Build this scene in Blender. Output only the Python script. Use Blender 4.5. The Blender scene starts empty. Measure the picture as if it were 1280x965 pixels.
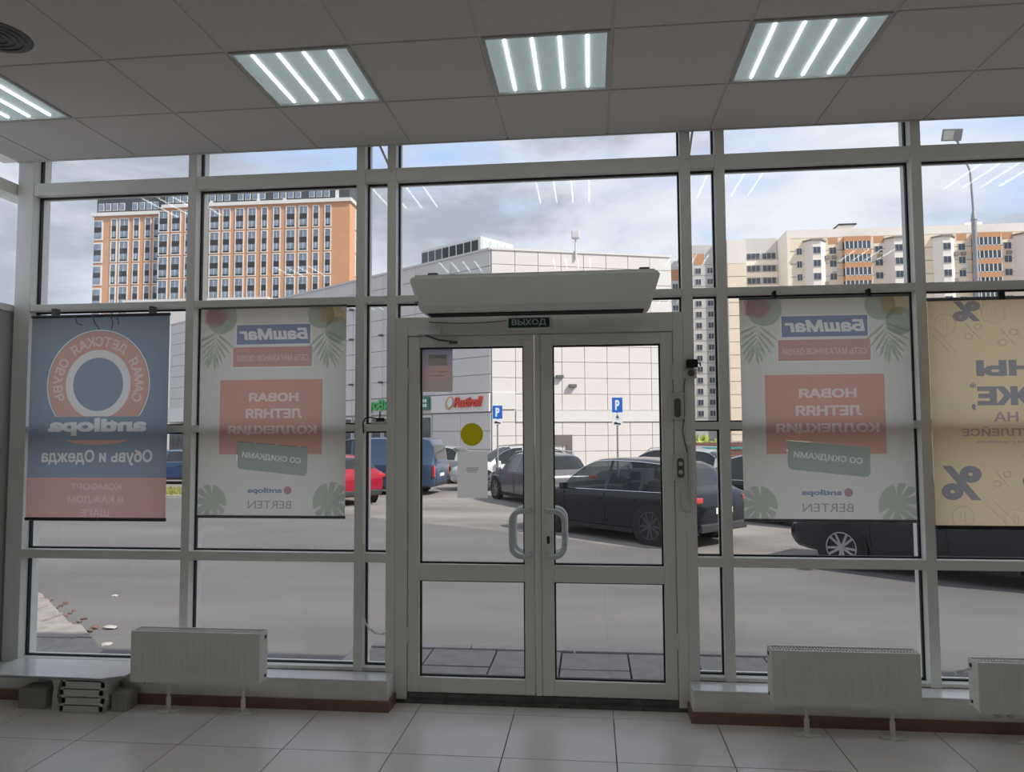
import bpy, math, random
from mathutils import Vector, Matrix
random.seed(7)
PI = math.pi
SC = bpy.context.scene
COL = SC.collection

# ------------------------------------------------------------------ camera, sky, sun, exposure
FPX = 936.43
R_ = Vector((0.99434397, 0.10607394, -0.00532792)); U_ = Vector((0.01175765, -0.0600828, 0.99812415)); F_ = Vector((-0.10555484, 0.99254137, 0.06099015))
CAMZ = 1.6
cd = bpy.data.cameras.new('camera'); cam = bpy.data.objects.new('camera', cd); COL.objects.link(cam)
cd.sensor_fit = 'HORIZONTAL'; cd.sensor_width = 36.0; cd.lens = 36.0 * FPX / 1280.0
cd.clip_start = 0.05; cd.clip_end = 2000
cam.matrix_world = Matrix(((R_.x, U_.x, -F_.x, 0), (R_.y, U_.y, -F_.y, 0), (R_.z, U_.z, -F_.z, CAMZ), (0, 0, 0, 1)))
SC.camera = cam
SC.view_settings.view_transform = 'Standard'; SC.view_settings.look = 'None'
SC.view_settings.gamma = 1.0; SC.view_settings.use_curve_mapping = False
SC.view_settings.exposure = 0.36

world = bpy.data.worlds.new('sky'); SC.world = world; world.use_nodes = True
def build_sky():
    nt = world.node_tree; N = nt.nodes; L = nt.links; N.clear()
    out = N.new('ShaderNodeOutputWorld'); bg = N.new('ShaderNodeBackground'); L.new(bg.outputs[0], out.inputs[0])
    tc = N.new('ShaderNodeTexCoord')
    mp = N.new('ShaderNodeMapping'); mp.inputs['Scale'].default_value = (1, 1, 2.6); mp.inputs['Location'].default_value = (0.35, 0.2, 0.1)
    L.new(tc.outputs['Generated'], mp.inputs[0])
    n1 = N.new('ShaderNodeTexNoise'); n1.inputs['Scale'].default_value = 3.4; n1.inputs['Detail'].default_value = 7; n1.inputs['Roughness'].default_value = 0.52; n1.inputs['Distortion'].default_value = 0.25
    n2 = N.new('ShaderNodeTexNoise'); n2.inputs['Scale'].default_value = 2.1; n2.inputs['Detail'].default_value = 6; n2.inputs['Roughness'].default_value = 0.58; n2.inputs['Distortion'].default_value = 0.3
    L.new(mp.outputs[0], n1.inputs['Vector']); L.new(mp.outputs[0], n2.inputs['Vector'])
    cover = N.new('ShaderNodeValToRGB'); cover.color_ramp.elements[0].position = 0.30; cover.color_ramp.elements[1].position = 0.46
    L.new(n1.outputs['Fac'], cover.inputs[0])
    shade = N.new('ShaderNodeValToRGB'); e = shade.color_ramp.elements
    e[0].position = 0.41; e[0].color = (0.74, 0.755, 0.82, 1); e[1].position = 0.60; e[1].color = (0.38, 0.41, 0.48, 1)
    m_ = e.new(0.49); m_.color = (0.64, 0.67, 0.76, 1)
    L.new(n2.outputs['Fac'], shade.inputs[0])
    sep = N.new('ShaderNodeSeparateXYZ'); L.new(tc.outputs['Generated'], sep.inputs[0])
    grad = N.new('ShaderNodeValToRGB'); g = grad.color_ramp.elements
    g[0].position = 0.0; g[0].color = (0.58, 0.68, 0.86, 1); g[1].position = 0.5; g[1].color = (0.38, 0.52, 0.80, 1)
    L.new(sep.outputs['Z'], grad.inputs[0])
    mix = N.new('ShaderNodeMixRGB'); L.new(cover.outputs[0], mix.inputs[0]); L.new(grad.outputs[0], mix.inputs[1]); L.new(shade.outputs[0], mix.inputs[2])
    L.new(mix.outputs[0], bg.inputs[0]); bg.inputs[1].default_value = 1.08
build_sky()
sd = bpy.data.lights.new('sun', 'SUN'); sd.energy = 4.4; sd.angle = math.radians(1.2); sd.color = (1.0, 0.93, 0.84)
sun = bpy.data.objects.new('sun', sd); COL.objects.link(sun)
SUNDIR = Vector((0.93 * 0.707, -0.367 * 0.707, 0.707))           # towards the sun: behind the shop, from the right
sun.rotation_euler = SUNDIR.to_track_quat('Z', 'Y').to_euler(); sun.location = (20, -20, 40)

# ------------------------------------------------------------------ helpers
def at(px, py, Y):
    d = F_ + R_ * ((px - 640) / FPX) + U_ * ((482.5 - py) / FPX)
    k = Y / d.y
    return Vector((d.x * k, Y, d.z * k + CAMZ))
def tag(o, label=None, cat=None, group=None, kind=None):
    if label: o['label'] = label
    if cat: o['category'] = cat
    if group: o['group'] = group
    if kind: o['kind'] = kind
    return o
def empty(name, loc=(0, 0, 0), rz=0, label=None, cat=None, group=None, kind=None, parent=None):
    o = bpy.data.objects.new(name, None); COL.objects.link(o); o.location = loc; o.rotation_euler = (0, 0, rz)
    o.empty_display_size = 0.1
    if parent: o.parent = parent
    return tag(o, label, cat, group, kind)
def obj(name, me, mat=None, parent=None, loc=None, rot=None):
    o = bpy.data.objects.new(name, me); COL.objects.link(o)
    if mat is not None:
        if not me.materials: me.materials.append(mat)
        elif me.materials[0] != mat:
            o.material_slots[0].link = 'OBJECT'; o.material_slots[0].material = mat
    if parent: o.parent = parent
    if loc is not None: o.location = loc
    if rot is not None: o.rotation_euler = rot
    return o
class MB:
    def __init__(s): s.v = []; s.f = []
    def add(s, vs, fs):
        b = len(s.v); s.v += [tuple(v) for v in vs]; s.f += [tuple(i + b for i in f) for f in fs]; return s
    def box(s, x0, x1, y0, y1, z0, z1):
        return s.add([(x0,y0,z0),(x1,y0,z0),(x1,y1,z0),(x0,y1,z0),(x0,y0,z1),(x1,y0,z1),(x1,y1,z1),(x0,y1,z1)],
                     [(0,3,2,1),(4,5,6,7),(0,1,5,4),(1,2,6,5),(2,3,7,6),(3,0,4,7)])
    def bbox(s, x0, x1, y0, y1, z0, z1, b):
        """box with chamfered edges on all sides"""
        import bmesh
        bm = bmesh.new(); t = MB().box(x0, x1, y0, y1, z0, z1)
        vs = [bm.verts.new(p) for p in t.v]
        for f in t.f: bm.faces.new([vs[i] for i in f])
        bmesh.ops.bevel(bm, geom=bm.edges[:], offset=b, segments=2, profile=0.6, affect='EDGES')
        bm.verts.index_update()
        s.add([v.co[:] for v in bm.verts], [tuple(v.index for v in f.verts) for f in bm.faces]); bm.free(); return s
    def cyl(s, p0, p1, r0, r1=None, n=12, caps=True):
        r1 = r0 if r1 is None else r1
        p0 = Vector(p0); p1 = Vector(p1); d = (p1 - p0).normalized()
        a = d.orthogonal().normalized(); b = d.cross(a)
        vs = []
        for p, r in ((p0, r0), (p1, r1)):
            for i in range(n):
                t = 2 * PI * i / n; vs.append(p + a * (r * math.cos(t)) + b * (r * math.sin(t)))
        fs = [(i, (i + 1) % n, n + (i + 1) % n, n + i) for i in range(n)]
        if caps: fs += [tuple(range(n - 1, -1, -1)), tuple(range(n, 2 * n))]
        return s.add(vs, fs)
    def tube(s, pts, r, n=8):
        pts = [Vector(p) for p in pts]; rings = []; up = None
        for i, p in enumerate(pts):
            d = (pts[min(i + 1, len(pts) - 1)] - pts[max(i - 1, 0)]).normalized()
            a = d.orthogonal().normalized() if up is None else (up - d * up.dot(d)).normalized()
            up = a; b = d.cross(a)
            rings.append([p + a * (r * math.cos(2 * PI * k / n)) + b * (r * math.sin(2 * PI * k / n)) for k in range(n)])
        vs = [q for ring in rings for q in ring]; fs = []
        for i in range(len(pts) - 1):
            for k in range(n): fs.append((i * n + k, i * n + (k + 1) % n, (i + 1) * n + (k + 1) % n, (i + 1) * n + k))
        fs += [tuple(range(n - 1, -1, -1)), tuple((len(pts) - 1) * n + k for k in range(n))]
        return s.add(vs, fs)
    def lathe(s, prof, n=24, axis='y'):
        """prof: list of (r, h); revolve about axis"""
        vs = []
        for r, h in prof:
            for k in range(n):
                c, q = r * math.cos(2 * PI * k / n), r * math.sin(2 * PI * k / n)
                vs.append((c, h, q) if axis == 'y' else (c, q, h))
        fs = []
        for i in range(len(prof) - 1):
            for k in range(n): fs.append((i * n + k, i * n + (k + 1) % n, (i + 1) * n + (k + 1) % n, (i + 1) * n + k))
        return s.add(vs, fs)
    def prism(s, loop, axis, a0, a1):
        """extrude a 2D loop along axis x: loop=(y,z); y: loop=(x,z); z: loop=(x,y)"""
        def P(p, a): return (a, p[0], p[1]) if axis == 'x' else (p[0], a, p[1]) if axis == 'y' else (p[0], p[1], a)
        n = len(loop)
        vs = [P(p, a0) for p in loop] + [P(p, a1) for p in loop]
        fs = [(i, (i + 1) % n, n + (i + 1) % n, n + i) for i in range(n)] + [tuple(range(n - 1, -1, -1)), tuple(range(n, 2 * n))]
        return s.add(vs, fs)
    def mesh(s, name='mesh', smooth=False, fixn=True):
        me = bpy.data.meshes.new(name); me.from_pydata(s.v, [], s.f); me.validate()
        if fixn:
            import bmesh
            bm = bmesh.new(); bm.from_mesh(me); bmesh.ops.recalc_face_normals(bm, faces=bm.faces[:]); bm.to_mesh(me); bm.free()
        if smooth:
            me.polygons.foreach_set('use_smooth', [True] * len(me.polygons))
            try: me.set_sharp_from_angle(angle=math.radians(35))
            except Exception: pass
        me.update(); return me
    def build(s, name, mat, parent=None, smooth=False, loc=None, rot=None):
        return obj(name, s.mesh(name, smooth), mat, parent, loc, rot)

def mat(name, col, rough=0.6, metal=0.0, var=0.06, scale=6.0, bump=0.0, coat=0.0, spec=0.5, emit=None, estr=0.0, stretch=None):
    m = bpy.data.materials.new(name); m.use_nodes = True; nt = m.node_tree; N = nt.nodes; L = nt.links
    p = N['Principled BSDF']; p.inputs['Roughness'].default_value = rough; p.inputs['Metallic'].default_value = metal
    p.inputs['Coat Weight'].default_value = coat; p.inputs['Specular IOR Level'].default_value = spec
    tc = N.new('ShaderNodeTexCoord'); n = N.new('ShaderNodeTexNoise'); n.inputs['Scale'].default_value = scale; n.inputs['Detail'].default_value = 4
    if stretch:
        mp = N.new('ShaderNodeMapping'); mp.inputs['Scale'].default_value = stretch; L.new(tc.outputs['Object'], mp.inputs[0]); L.new(mp.outputs[0], n.inputs['Vector'])
    else: L.new(tc.outputs['Object'], n.inputs['Vector'])
    r = N.new('ShaderNodeValToRGB'); e = r.color_ramp.elements
    e[0].position = 0.3; e[1].position = 0.7
    e[0].color = tuple(max(0, c * (1 - var)) for c in col) + (1,); e[1].color = tuple(min(1, c * (1 + var)) for c in col) + (1,)
    L.new(n.outputs['Fac'], r.inputs[0]); L.new(r.outputs[0], p.inputs['Base Color'])
    if bump:
        b = N.new('ShaderNodeBump'); b.inputs['Strength'].default_value = bump; b.inputs['Distance'].default_value = 0.01
        L.new(n.outputs['Fac'], b.inputs['Height']); L.new(b.outputs[0], p.inputs['Normal'])
    if emit: p.inputs['Emission Color'].default_value = tuple(emit) + (1,); p.inputs['Emission Strength'].default_value = estr
    return m
def glass_mat(name, tint=(0.93, 0.95, 0.95), ior=1.45, rough=0.0):
    m = bpy.data.materials.new(name); m.use_nodes = True; nt = m.node_tree; N = nt.nodes; L = nt.links; N.clear()
    out = N.new('ShaderNodeOutputMaterial'); tr = N.new('ShaderNodeBsdfTransparent'); tr.inputs[0].default_value = tuple(tint) + (1,)
    gl = N.new('ShaderNodeBsdfGlossy'); gl.inputs['Roughness'].default_value = rough
    ge = N.new('ShaderNodeNewGeometry'); io = N.new('ShaderNodeMapRange'); io.inputs[3].default_value = ior; io.inputs[4].default_value = 1 / ior; L.new(ge.outputs['Backfacing'], io.inputs[0])
    fr = N.new('ShaderNodeFresnel'); L.new(io.outputs[0], fr.inputs[0]); mx = N.new('ShaderNodeMixShader')
    L.new(fr.outputs[0], mx.inputs[0]); L.new(tr.outputs[0], mx.inputs[1]); L.new(gl.outputs[0], mx.inputs[2]); L.new(mx.outputs[0], out.inputs[0])
    return m
def cloth(name, col, trans=0.5, k=1.0):
    m = bpy.data.materials.new(name); m.use_nodes = True; nt = m.node_tree; N = nt.nodes; L = nt.links; N.clear()
    out = N.new('ShaderNodeOutputMaterial'); df = N.new('ShaderNodeBsdfDiffuse'); tl = N.new('ShaderNodeBsdfTranslucent'); mx = N.new('ShaderNodeMixShader'); mx.inputs[0].default_value = trans
    tc = N.new('ShaderNodeTexCoord'); n = N.new('ShaderNodeTexNoise'); n.inputs['Scale'].default_value = 260; L.new(tc.outputs['Object'], n.inputs['Vector'])
    r = N.new('ShaderNodeValToRGB'); e = r.color_ramp.elements
    e[0].color = tuple(c * 0.95 * k for c in col) + (1,); e[1].color = tuple(min(1, c * 1.05 * k) for c in col) + (1,)
    L.new(n.outputs['Fac'], r.inputs[0])
    for b in (df, tl): L.new(r.outputs[0], b.inputs[0])
    L.new(df.outputs[0], mx.inputs[1]); L.new(tl.outputs[0], mx.inputs[2]); L.new(mx.outputs[0], out.inputs[0])
    return m

# flat shapes: every shape is a list of closed 2D loops; fill() makes a mesh with the inner loops as holes
def fill(loops, name='shape'):
    """flat mesh of everything an odd number of loops encloses (two-point loops are single edges)"""
    import numpy as np
    from mathutils.geometry import delaunay_2d_cdt
    idx = {}; V = []; E = []
    def vid(p):
        k = (round(p[0], 5), round(p[1], 5))
        if k not in idx: idx[k] = len(V); V.append(Vector((k[0], k[1])))
        return idx[k]
    for lp in loops:
        n = len(lp)
        for i in range(n if n > 2 else 1):
            a, b = vid(lp[i]), vid(lp[(i + 1) % n])
            if a != b: E.append((a, b))
    r = delaunay_2d_cdt(V, E, [], 0, 1e-6)
    vs = r[0]; tri = [t for t in r[2] if len(t) == 3]
    P = np.array([v[:] for v in vs]); S = np.array([[V[a].x, V[a].y, V[b].x, V[b].y] for a, b in E])
    C = P[np.array(tri)].mean(axis=1)
    y0, y1 = S[:, 1][None], S[:, 3][None]; cy = C[:, 1][:, None]
    cond = (y0 > cy) != (y1 > cy)
    den = np.where(np.abs(y1 - y0) < 1e-12, 1e-12, y1 - y0)
    X = S[:, 0][None] + (cy - y0) / den * (S[:, 2] - S[:, 0])[None]
    inside = (np.sum(cond & (X > C[:, 0][:, None]), axis=1) % 2) == 1
    keep = [t for t, q in zip(tri, inside) if q]
    m = MB(); used = {}
    for t in keep:
        f = []
        for i in t:
            if i not in used: used[i] = len(m.v); m.v.append((vs[i].x, vs[i].y, 0.0))
            f.append(used[i])
        m.f.append(tuple(f))
    return m.mesh(name, fixn=False)
_tc = {}
def union(loops):
    """outer edges of overlapping outlines (non-zero winding), as two-point edges"""
    import numpy as np
    from mathutils.geometry import delaunay_2d_cdt
    V = []; E = []; idx = {}
    def vid(p):
        k = (round(p[0], 5), round(p[1], 5))
        if k not in idx: idx[k] = len(V); V.append(Vector(k))
        return idx[k]
    for lp in loops:
        for i in range(len(lp)):
            a, b = vid(lp[i]), vid(lp[(i + 1) % len(lp)])
            if a != b: E.append((a, b))
    r = delaunay_2d_cdt(V, E, [], 0, 1e-6)
    P = np.array([v[:] for v in r[0]]); tri = [t for t in r[2] if len(t) == 3]; C = P[np.array(tri)].mean(axis=1)
    S = np.array([[V[a].x, V[a].y, V[b].x, V[b].y] for a, b in E])
    y0, y1 = S[:, 1][None], S[:, 3][None]; cy = C[:, 1][:, None]
    den = np.where(np.abs(y1 - y0) < 1e-12, 1e-12, y1 - y0)
    hit = (S[:, 0][None] + (cy - y0) / den * (S[:, 2] - S[:, 0])[None]) > C[:, 0][:, None]
    wn = np.sum(((y0 <= cy) & (y1 > cy) & hit).astype(int) - ((y1 <= cy) & (y0 > cy) & hit).astype(int), axis=1)
    cnt = {}
    for t, w in zip(tri, wn):
        if w == 0: continue
        for i in range(3):
            a, b = t[i], t[(i + 1) % 3]; e = (a, b) if a < b else (b, a); cnt[e] = cnt.get(e, 0) + 1
    return [[tuple(P[a]), tuple(P[b])] for (a, b), c in cnt.items() if c == 1]
def text_loops(body, w, h, cx, cy, mirror=False, bold=0.0, rot=0.0, shear=0.0):
    """outline of a text scaled to w x h and centred at cx, cy"""
    key = (body, bold)
    if key not in _tc:
        c = bpy.data.curves.new('t', 'FONT'); c.body = body
        o = bpy.data.objects.new('t', c); COL.objects.link(o)
        dg = bpy.context.evaluated_depsgraph_get(); cv = o.to_curve(dg)
        loops = []
        for sp in cv.splines:
            bp = list(sp.bezier_points); lp = []
            for i in range(len(bp)):
                p, q = bp[i], bp[(i + 1) % len(bp)]
                a0, a1, a2, a3 = p.co, p.handle_right, q.handle_left, q.co
                straight = (a1 - a0).cross(a3 - a0).length < 1e-4 and (a2 - a0).cross(a3 - a0).length < 1e-4
                n_ = 1 if straight else 4
                for k in range(n_):
                    u = k / n_; w_ = 1 - u
                    z = a0 * w_ ** 3 + a1 * (3 * w_ * w_ * u) + a2 * (3 * w_ * u * u) + a3 * u ** 3
                    if not lp or (abs(lp[-1][0] - z.x) + abs(lp[-1][1] - z.y)) > 2e-3: lp.append((z.x, z.y))
            if len(lp) > 2 and abs(lp[0][0] - lp[-1][0]) + abs(lp[0][1] - lp[-1][1]) < 2e-3: lp.pop()
            if len(lp) > 2: loops.append(lp)
        o.to_curve_clear(); bpy.data.objects.remove(o); bpy.data.curves.remove(c)
        ar = lambda lp: sum(x1 * y2 - x2 * y1 for (x1, y1), (x2, y2) in zip(lp, lp[1:] + lp[:1]))
        osg = 1 if ar(max(loops, key=lambda l: abs(ar(l)))) > 0 else -1
        if bold:
            out_ = []
            for lp in loops:
                sg = osg * bold
                q = []; n_ = len(lp)
                for k in range(n_):
                    p0, p1, p2 = Vector(lp[k - 1]), Vector(lp[k]), Vector(lp[(k + 1) % n_])
                    d1, d2 = (p1 - p0).normalized(), (p2 - p1).normalized()
                    n1_, n2_ = Vector((d1.y, -d1.x)), Vector((d2.y, -d2.x)); m_ = n1_ + n2_
                    m_ = m_ / max(.5, m_.length_squared / 2) if m_.length > 1e-4 else n1_
                    q.append(tuple(p1 + m_ * sg))
                out_.append(q)
            loops = out_
        loops = union(loops)
        _tc[key] = loops
    L0 = _tc[key]
    xs = [p[0] for l in L0 for p in l]; ys = [p[1] for l in L0 for p in l]
    x0, x1, y0, y1 = min(xs), max(xs), min(ys), max(ys); mx, my = (x0 + x1) / 2, (y0 + y1) / 2
    sx = (w / (x1 - x0)) if w else (h / (y1 - y0)); sy = (h / (y1 - y0)) if h else sx
    out = []
    for l in L0:
        q = []
        for x, y in l:
            X, Y = (x - mx) * sx, (y - my) * sy
            X += shear * Y
            if mirror: X = -X
            q.append((cx + X * math.cos(rot) - Y * math.sin(rot), cy + X * math.sin(rot) + Y * math.cos(rot)))
        out.append(q)
    return out
def rect(x0, y0, x1, y1): return [(x0, y0), (x1, y0), (x1, y1), (x0, y1)]
def rrect(cx, cy, w, h, r, rot=0, n=5):
    out = []
    for sx, sy, a0 in ((1, 1, 0), (-1, 1, PI / 2), (-1, -1, PI), (1, -1, 1.5 * PI)):
        for i in range(n + 1):
            a = a0 + PI / 2 * i / n
            x = sx * (w / 2 - r) + r * math.cos(a); y = sy * (h / 2 - r) + r * math.sin(a)
            out.append((cx + x * math.cos(rot) - y * math.sin(rot), cy + x * math.sin(rot) + y * math.cos(rot)))
    return out
def circ(cx, cy, r, n=40): return [(cx + r * math.cos(2 * PI * i / n), cy + r * math.sin(2 * PI * i / n)) for i in range(n)]
def dcirc(cx, cy, r, cut, n=60):
    """circle flattened below y = cut"""
    a = math.asin(max(-1, min(1, (cut - cy) / r)))
    return [(cx + r * math.cos(a + (PI - 2 * a) * i / n), cy + r * math.sin(a + (PI - 2 * a) * i / n)) for i in range(n + 1)]
VERT = (PI / 2, 0, 0)       # a flat shape stood upright, its x along the wall and facing the room
def plate(name, loops, m, parent, loc, rot=VERT): return obj(name, fill(loops, name), m, parent, loc, rot)
def solid_text(name, body, w, h, m, parent, loc, depth=0.004, rot=VERT, bold=0.02, mirror=False, shear=0.0):
    me = fill(text_loops(body, w, h, 0, 0, mirror, bold, 0, shear), name)
    import bmesh
    bm = bmesh.new(); bm.from_mesh(me); bmesh.ops.remove_doubles(bm, verts=bm.verts[:], dist=1e-6)
    r = bmesh.ops.extrude_face_region(bm, geom=bm.faces[:])
    bmesh.ops.translate(bm, verts=[v for v in r['geom'] if isinstance(v, bmesh.types.BMVert)], vec=(0, 0, depth))
    bmesh.ops.recalc_face_normals(bm, faces=bm.faces[:]); bm.to_mesh(me); bm.free()
    return obj(name, me, m, parent, loc, rot)

# ------------------------------------------------------------------ materials
M = {}
M['frame'] = mat('painted aluminium frame', (0.88, 0.87, 0.82), 0.42, var=0.04, scale=3)
M['doorframe'] = mat('painted door profile', (0.88, 0.87, 0.82), 0.38, var=0.03, scale=4)
M['gasket'] = mat('black rubber gasket', (0.012, 0.012, 0.014), 0.6)
M['glass'] = glass_mat('window glass', (0.94, 0.955, 0.955))
M['ceil'] = mat('mineral ceiling tile', (0.74, 0.70, 0.665), 0.9, var=0.02, scale=40, bump=0.05)
M['tbar'] = mat('ceiling grid', (0.72, 0.70, 0.68), 0.6, var=0.03)
M['tile'] = mat('floor porcelain', (0.90, 0.84, 0.80), 0.30, var=0.06, scale=2.5, spec=0.6)
M['grout'] = mat('floor grout', (0.12, 0.11, 0.10), 0.9)
M['wall'] = mat('painted wall', (0.82, 0.78, 0.74), 0.8, var=0.04)
M['panel'] = mat('grey wall panel', (0.50, 0.51, 0.50), 0.55, var=0.05, scale=2)
M['curb'] = mat('painted curb', (0.84, 0.83, 0.78), 0.6, var=0.08, scale=5)
M['sill'] = mat('white sill board', (0.88, 0.88, 0.88), 0.18, var=0.03)
M['skirt'] = mat('brown baseboard', (0.26, 0.14, 0.10), 0.5, var=0.12, scale=8)
M['white'] = mat('white enamel', (0.86, 0.85, 0.79), 0.4, var=0.03)
M['plastic'] = mat('cream plastic', (0.66, 0.66, 0.60), 0.45, var=0.03)
M['darkplastic'] = mat('dark plastic', (0.035, 0.036, 0.04), 0.4)
M['black'] = mat('black matte', (0.012, 0.012, 0.013), 0.7)
M['midgrey'] = mat('mid grey plastic', (0.12, 0.125, 0.125), 0.5)
M['steel'] = mat('brushed steel', (0.5, 0.5, 0.5), 0.35, metal=0.9)
M['handle'] = mat('satin handle', (0.66, 0.70, 0.69), 0.32, var=0.02)
M['led'] = mat('led strip', (0.9, 1, 1), 0.5, emit=(0.95, 1.0, 0.98), estr=5.5)
M['diff'] = mat('led panel diffuser', (0.40, 0.46, 0.47), 0.35, emit=(0.70, 0.90, 0.92), estr=0.19)
M['ledframe'] = mat('light frame', (0.55, 0.55, 0.54), 0.5)

# ------------------------------------------------------------------ the room
W = 4.45                     # inner face of the glazed front
XL, XR, YB = -3.72, 4.20, -4.4
CZ = 3.38
CEDGE = 4.435

floor = empty('floor', (0, 0, 0), label='floor of large glossy beige-grey porcelain tiles with dark joints', kind='structure')
MB().box(XL, XR, YB, W + 0.15, -0.12, -0.004).build('screed', M['grout'], floor)
TS = 0.5605
fx0, fy0 = -2.702, 3.762
tm = MB().bbox(0.0026, TS - 0.0026, 0.0026, TS - 0.0026, -0.014, 0.0, 0.0012).mesh('tile')
ix0 = math.floor((XL - fx0) / TS); 
for i in range(ix0, int((XR - fx0) / TS) + 1):
    for j in range(-16, 2):
        x0 = fx0 + i * TS; y0 = fy0 + j * TS
        xa, xb, ya, yb = max(x0, XL), min(x0 + TS, XR), max(y0, YB), min(y0 + TS, W + 0.12)
        if xb - xa < 0.02 or yb - ya < 0.02: continue
        if xb - xa > TS - 0.001 and yb - ya > TS - 0.001: obj('tile', tm, M['tile'], floor, (x0, y0, 0))
        else: MB().box(xa + .0015, xb - .0015, ya + .0015, yb - .0015, -0.014, 0).build('tile', M['tile'], floor)

ceiling = empty('ceiling', (0, 0, CZ), label='suspended ceiling of square grey mineral tiles in a thin grid', kind='structure')
cx0, cyA = -2.8881, 3.8465
LIGHTCOLS = (-1, 2, 4, 6, 9)
LIGHTROWS = (-1, -5, -9)
ctm = MB().bbox(0.006, 0.594, 0.006, 0.594, 0.0, 0.012, 0.004).mesh('ceiling_tile')
for i in range(-3, 13):
    for j in range(-15, 2):
        x0 = cx0 + i * 0.6; y0 = cyA + j * 0.6
        xa, xb, ya, yb = max(x0, XL), min(x0 + .6, XR), max(y0, YB), min(y0 + .6, CEDGE)
        if xb - xa < 0.02 or yb - ya < 0.02: continue
        if i in LIGHTCOLS and j in LIGHTROWS: continue
        if xb - xa > .599 and yb - ya > .599: obj('ceiling_tile', ctm, M['ceil'], ceiling, (x0, y0, 0))
        else: MB().box(xa + .006, xb - .006, ya + .006, yb - .006, 0, 0.012).build('ceiling_tile', M['ceil'], ceiling)
for i in range(-2, 13):
    x = cx0 + i * .6
    if XL < x < XR: MB().box(x - .012, x + .012, YB, CEDGE, 0.006, 0.03).build('grid_bar', M['tbar'], ceiling)
for j in range(-14, 2):
    y = cyA + j * .6
    if YB < y < CEDGE: MB().box(XL, XR, y - .012, y + .012, 0.0065, 0.029).build('grid_bar', M['tbar'], ceiling)
MB().box(XL, XR, CEDGE - 0.004, CEDGE + 0.012, -0.004, 0.06).build('edge_profile', M['tbar'], ceiling)
roof = MB().box(XL - 0.3, XR + 6, YB - 0.4, W + 0.22, 3.47, 3.55).build('ceiling_slab', M['wall'])
tag(roof, 'flat roof slab above the suspended ceiling', kind='structure')

MB_ = MB()
wl = MB().box(XL - 0.2, XL, YB, 3.15, 0, 3.47).build('wall_left_rear', M['wall']); tag(wl, 'plain painted wall along the left of the room', kind='structure'); wl.name = 'wall_left'
wr = MB().box(XR, XR + 0.2, YB, W + .15, 0, 3.47).build('wall_right', M['wall']); tag(wr, 'plain painted wall along the right of the room', kind='structure')
wb = MB().box(XL - .2, XR + .2, YB - 0.2, YB, 0, 3.47).build('wall_back', M['wall']); tag(wb, 'plain painted wall behind the camera', kind='structure')

# glazed front ------------------------------------------------------
front = empty('wall_front', (0, 0, 0), label='glazed shop front of grey aluminium mullions and clear panes', kind='structure')
GY = 4.525
mull = [(-3.72, -3.61), (-2.545, -2.49), (-1.44, -1.385), (-1.243, -1.187), (0.537, 0.597), (0.741, 0.797), (1.845, 1.902), (2.96, 3.015), (4.09, 4.2)]
rails = [(0.817, 0.872), (1.607, 1.651), (2.395, 2.438), (3.158, 3.237)]
SILLZ = 0.175
for k, (a, b) in enumerate(mull):
    z0 = 0.0 if k in (3, 4) else SILLZ
    MB().bbox(a, b, W, W + .16, z0, 3.47, 0.003).build('mullion', M['frame'], front)
def pane(x0, x1, z0, z1, parent=front, y=GY, name='pane', g=0.009):
    p = MB().box(x0, x1, y - .004, y + .004, z0, z1).build(name, M['glass'], parent)
    b = MB()
    for (a, c, e, f) in ((x0, x1, z0, z0 + g), (x0, x1, z1 - g, z1), (x0, x0 + g, z0 + g, z1 - g), (x1 - g, x1, z0 + g, z1 - g)): b.box(a, c, y - .012, y + .012, e, f)
    b.build('gasket', M['gasket'], p)
    return p
for k in range(len(mull) - 1):
    x0, x1 = mull[k][1], mull[k + 1][0]
    if k == 3:
        MB().bbox(x0, x1, W + .004, W + .14, rails[3][0], rails[3][1], .003).build('rail', M['frame'], front)
        MB().bbox(x0, x1, W + .004, W + .14, rails[2][0], rails[2][1], .003).build('rail', M['frame'], front)
        pane(x0, x1, rails[3][1], 3.47); pane(x0, x1, rails[2][1], rails[3][0]); pane(x0, x1, 2.30, rails[2][0])
        continue
    for (a, b) in rails: MB().bbox(x0, x1, W + .004, W + .14, a, b, .003).build('rail', M['frame'], front)
    MB().bbox(x0, x1, W + .012, W + .14, SILLZ, SILLZ + .022, .003).build('rail', M['frame'], front)
    zs = [SILLZ + .022] + [v for r in rails for v in r] + [3.47]
    for q in range(0, len(zs), 2): pane(x0, x1, zs[q], zs[q + 1])
# slanting tie rods above the door posts
for (xa, xb) in ((-1.301, -1.215), (0.618, 0.588)):
    MB().cyl((xa, W + .004, 3.40), (xb, W - .008, 3.212), 0.007, n=8).build('tie_rod', M['frame'], front)

# left return of the glazing
left = empty('wall_side', (0, 0, 0), label='glazed return at the left corner with solid grey panel below', kind='structure'); left.name = 'wall_left_glazed'
SX = XL
for (a, b) in ((3.15, 3.25),):
    MB().bbox(SX - .16, SX, a, b, 0, 3.47, .003).build('mullion', M['frame'], left)
for (a, b) in rails[2:]:
    MB().bbox(SX - .14, SX - .004, 3.25, W + .16, a, b, .003).build('rail', M['frame'], left)
for z0, z1 in ((2.438, 3.158), (3.237, 3.47)):
    MB().box(SX - .08, SX - .07, 3.25, W + .16, z0, z1).build('pane', M['glass'], left)
MB().bbox(SX - .1, SX - .02, 3.25, W + .16, 0.0, 2.395, .003).build('panel', M['panel'], left)
MB().box(SX - .02, SX - .006, 4.05, 4.09, 0.1, 2.39).build('cover_strip', M['frame'], left)

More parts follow.
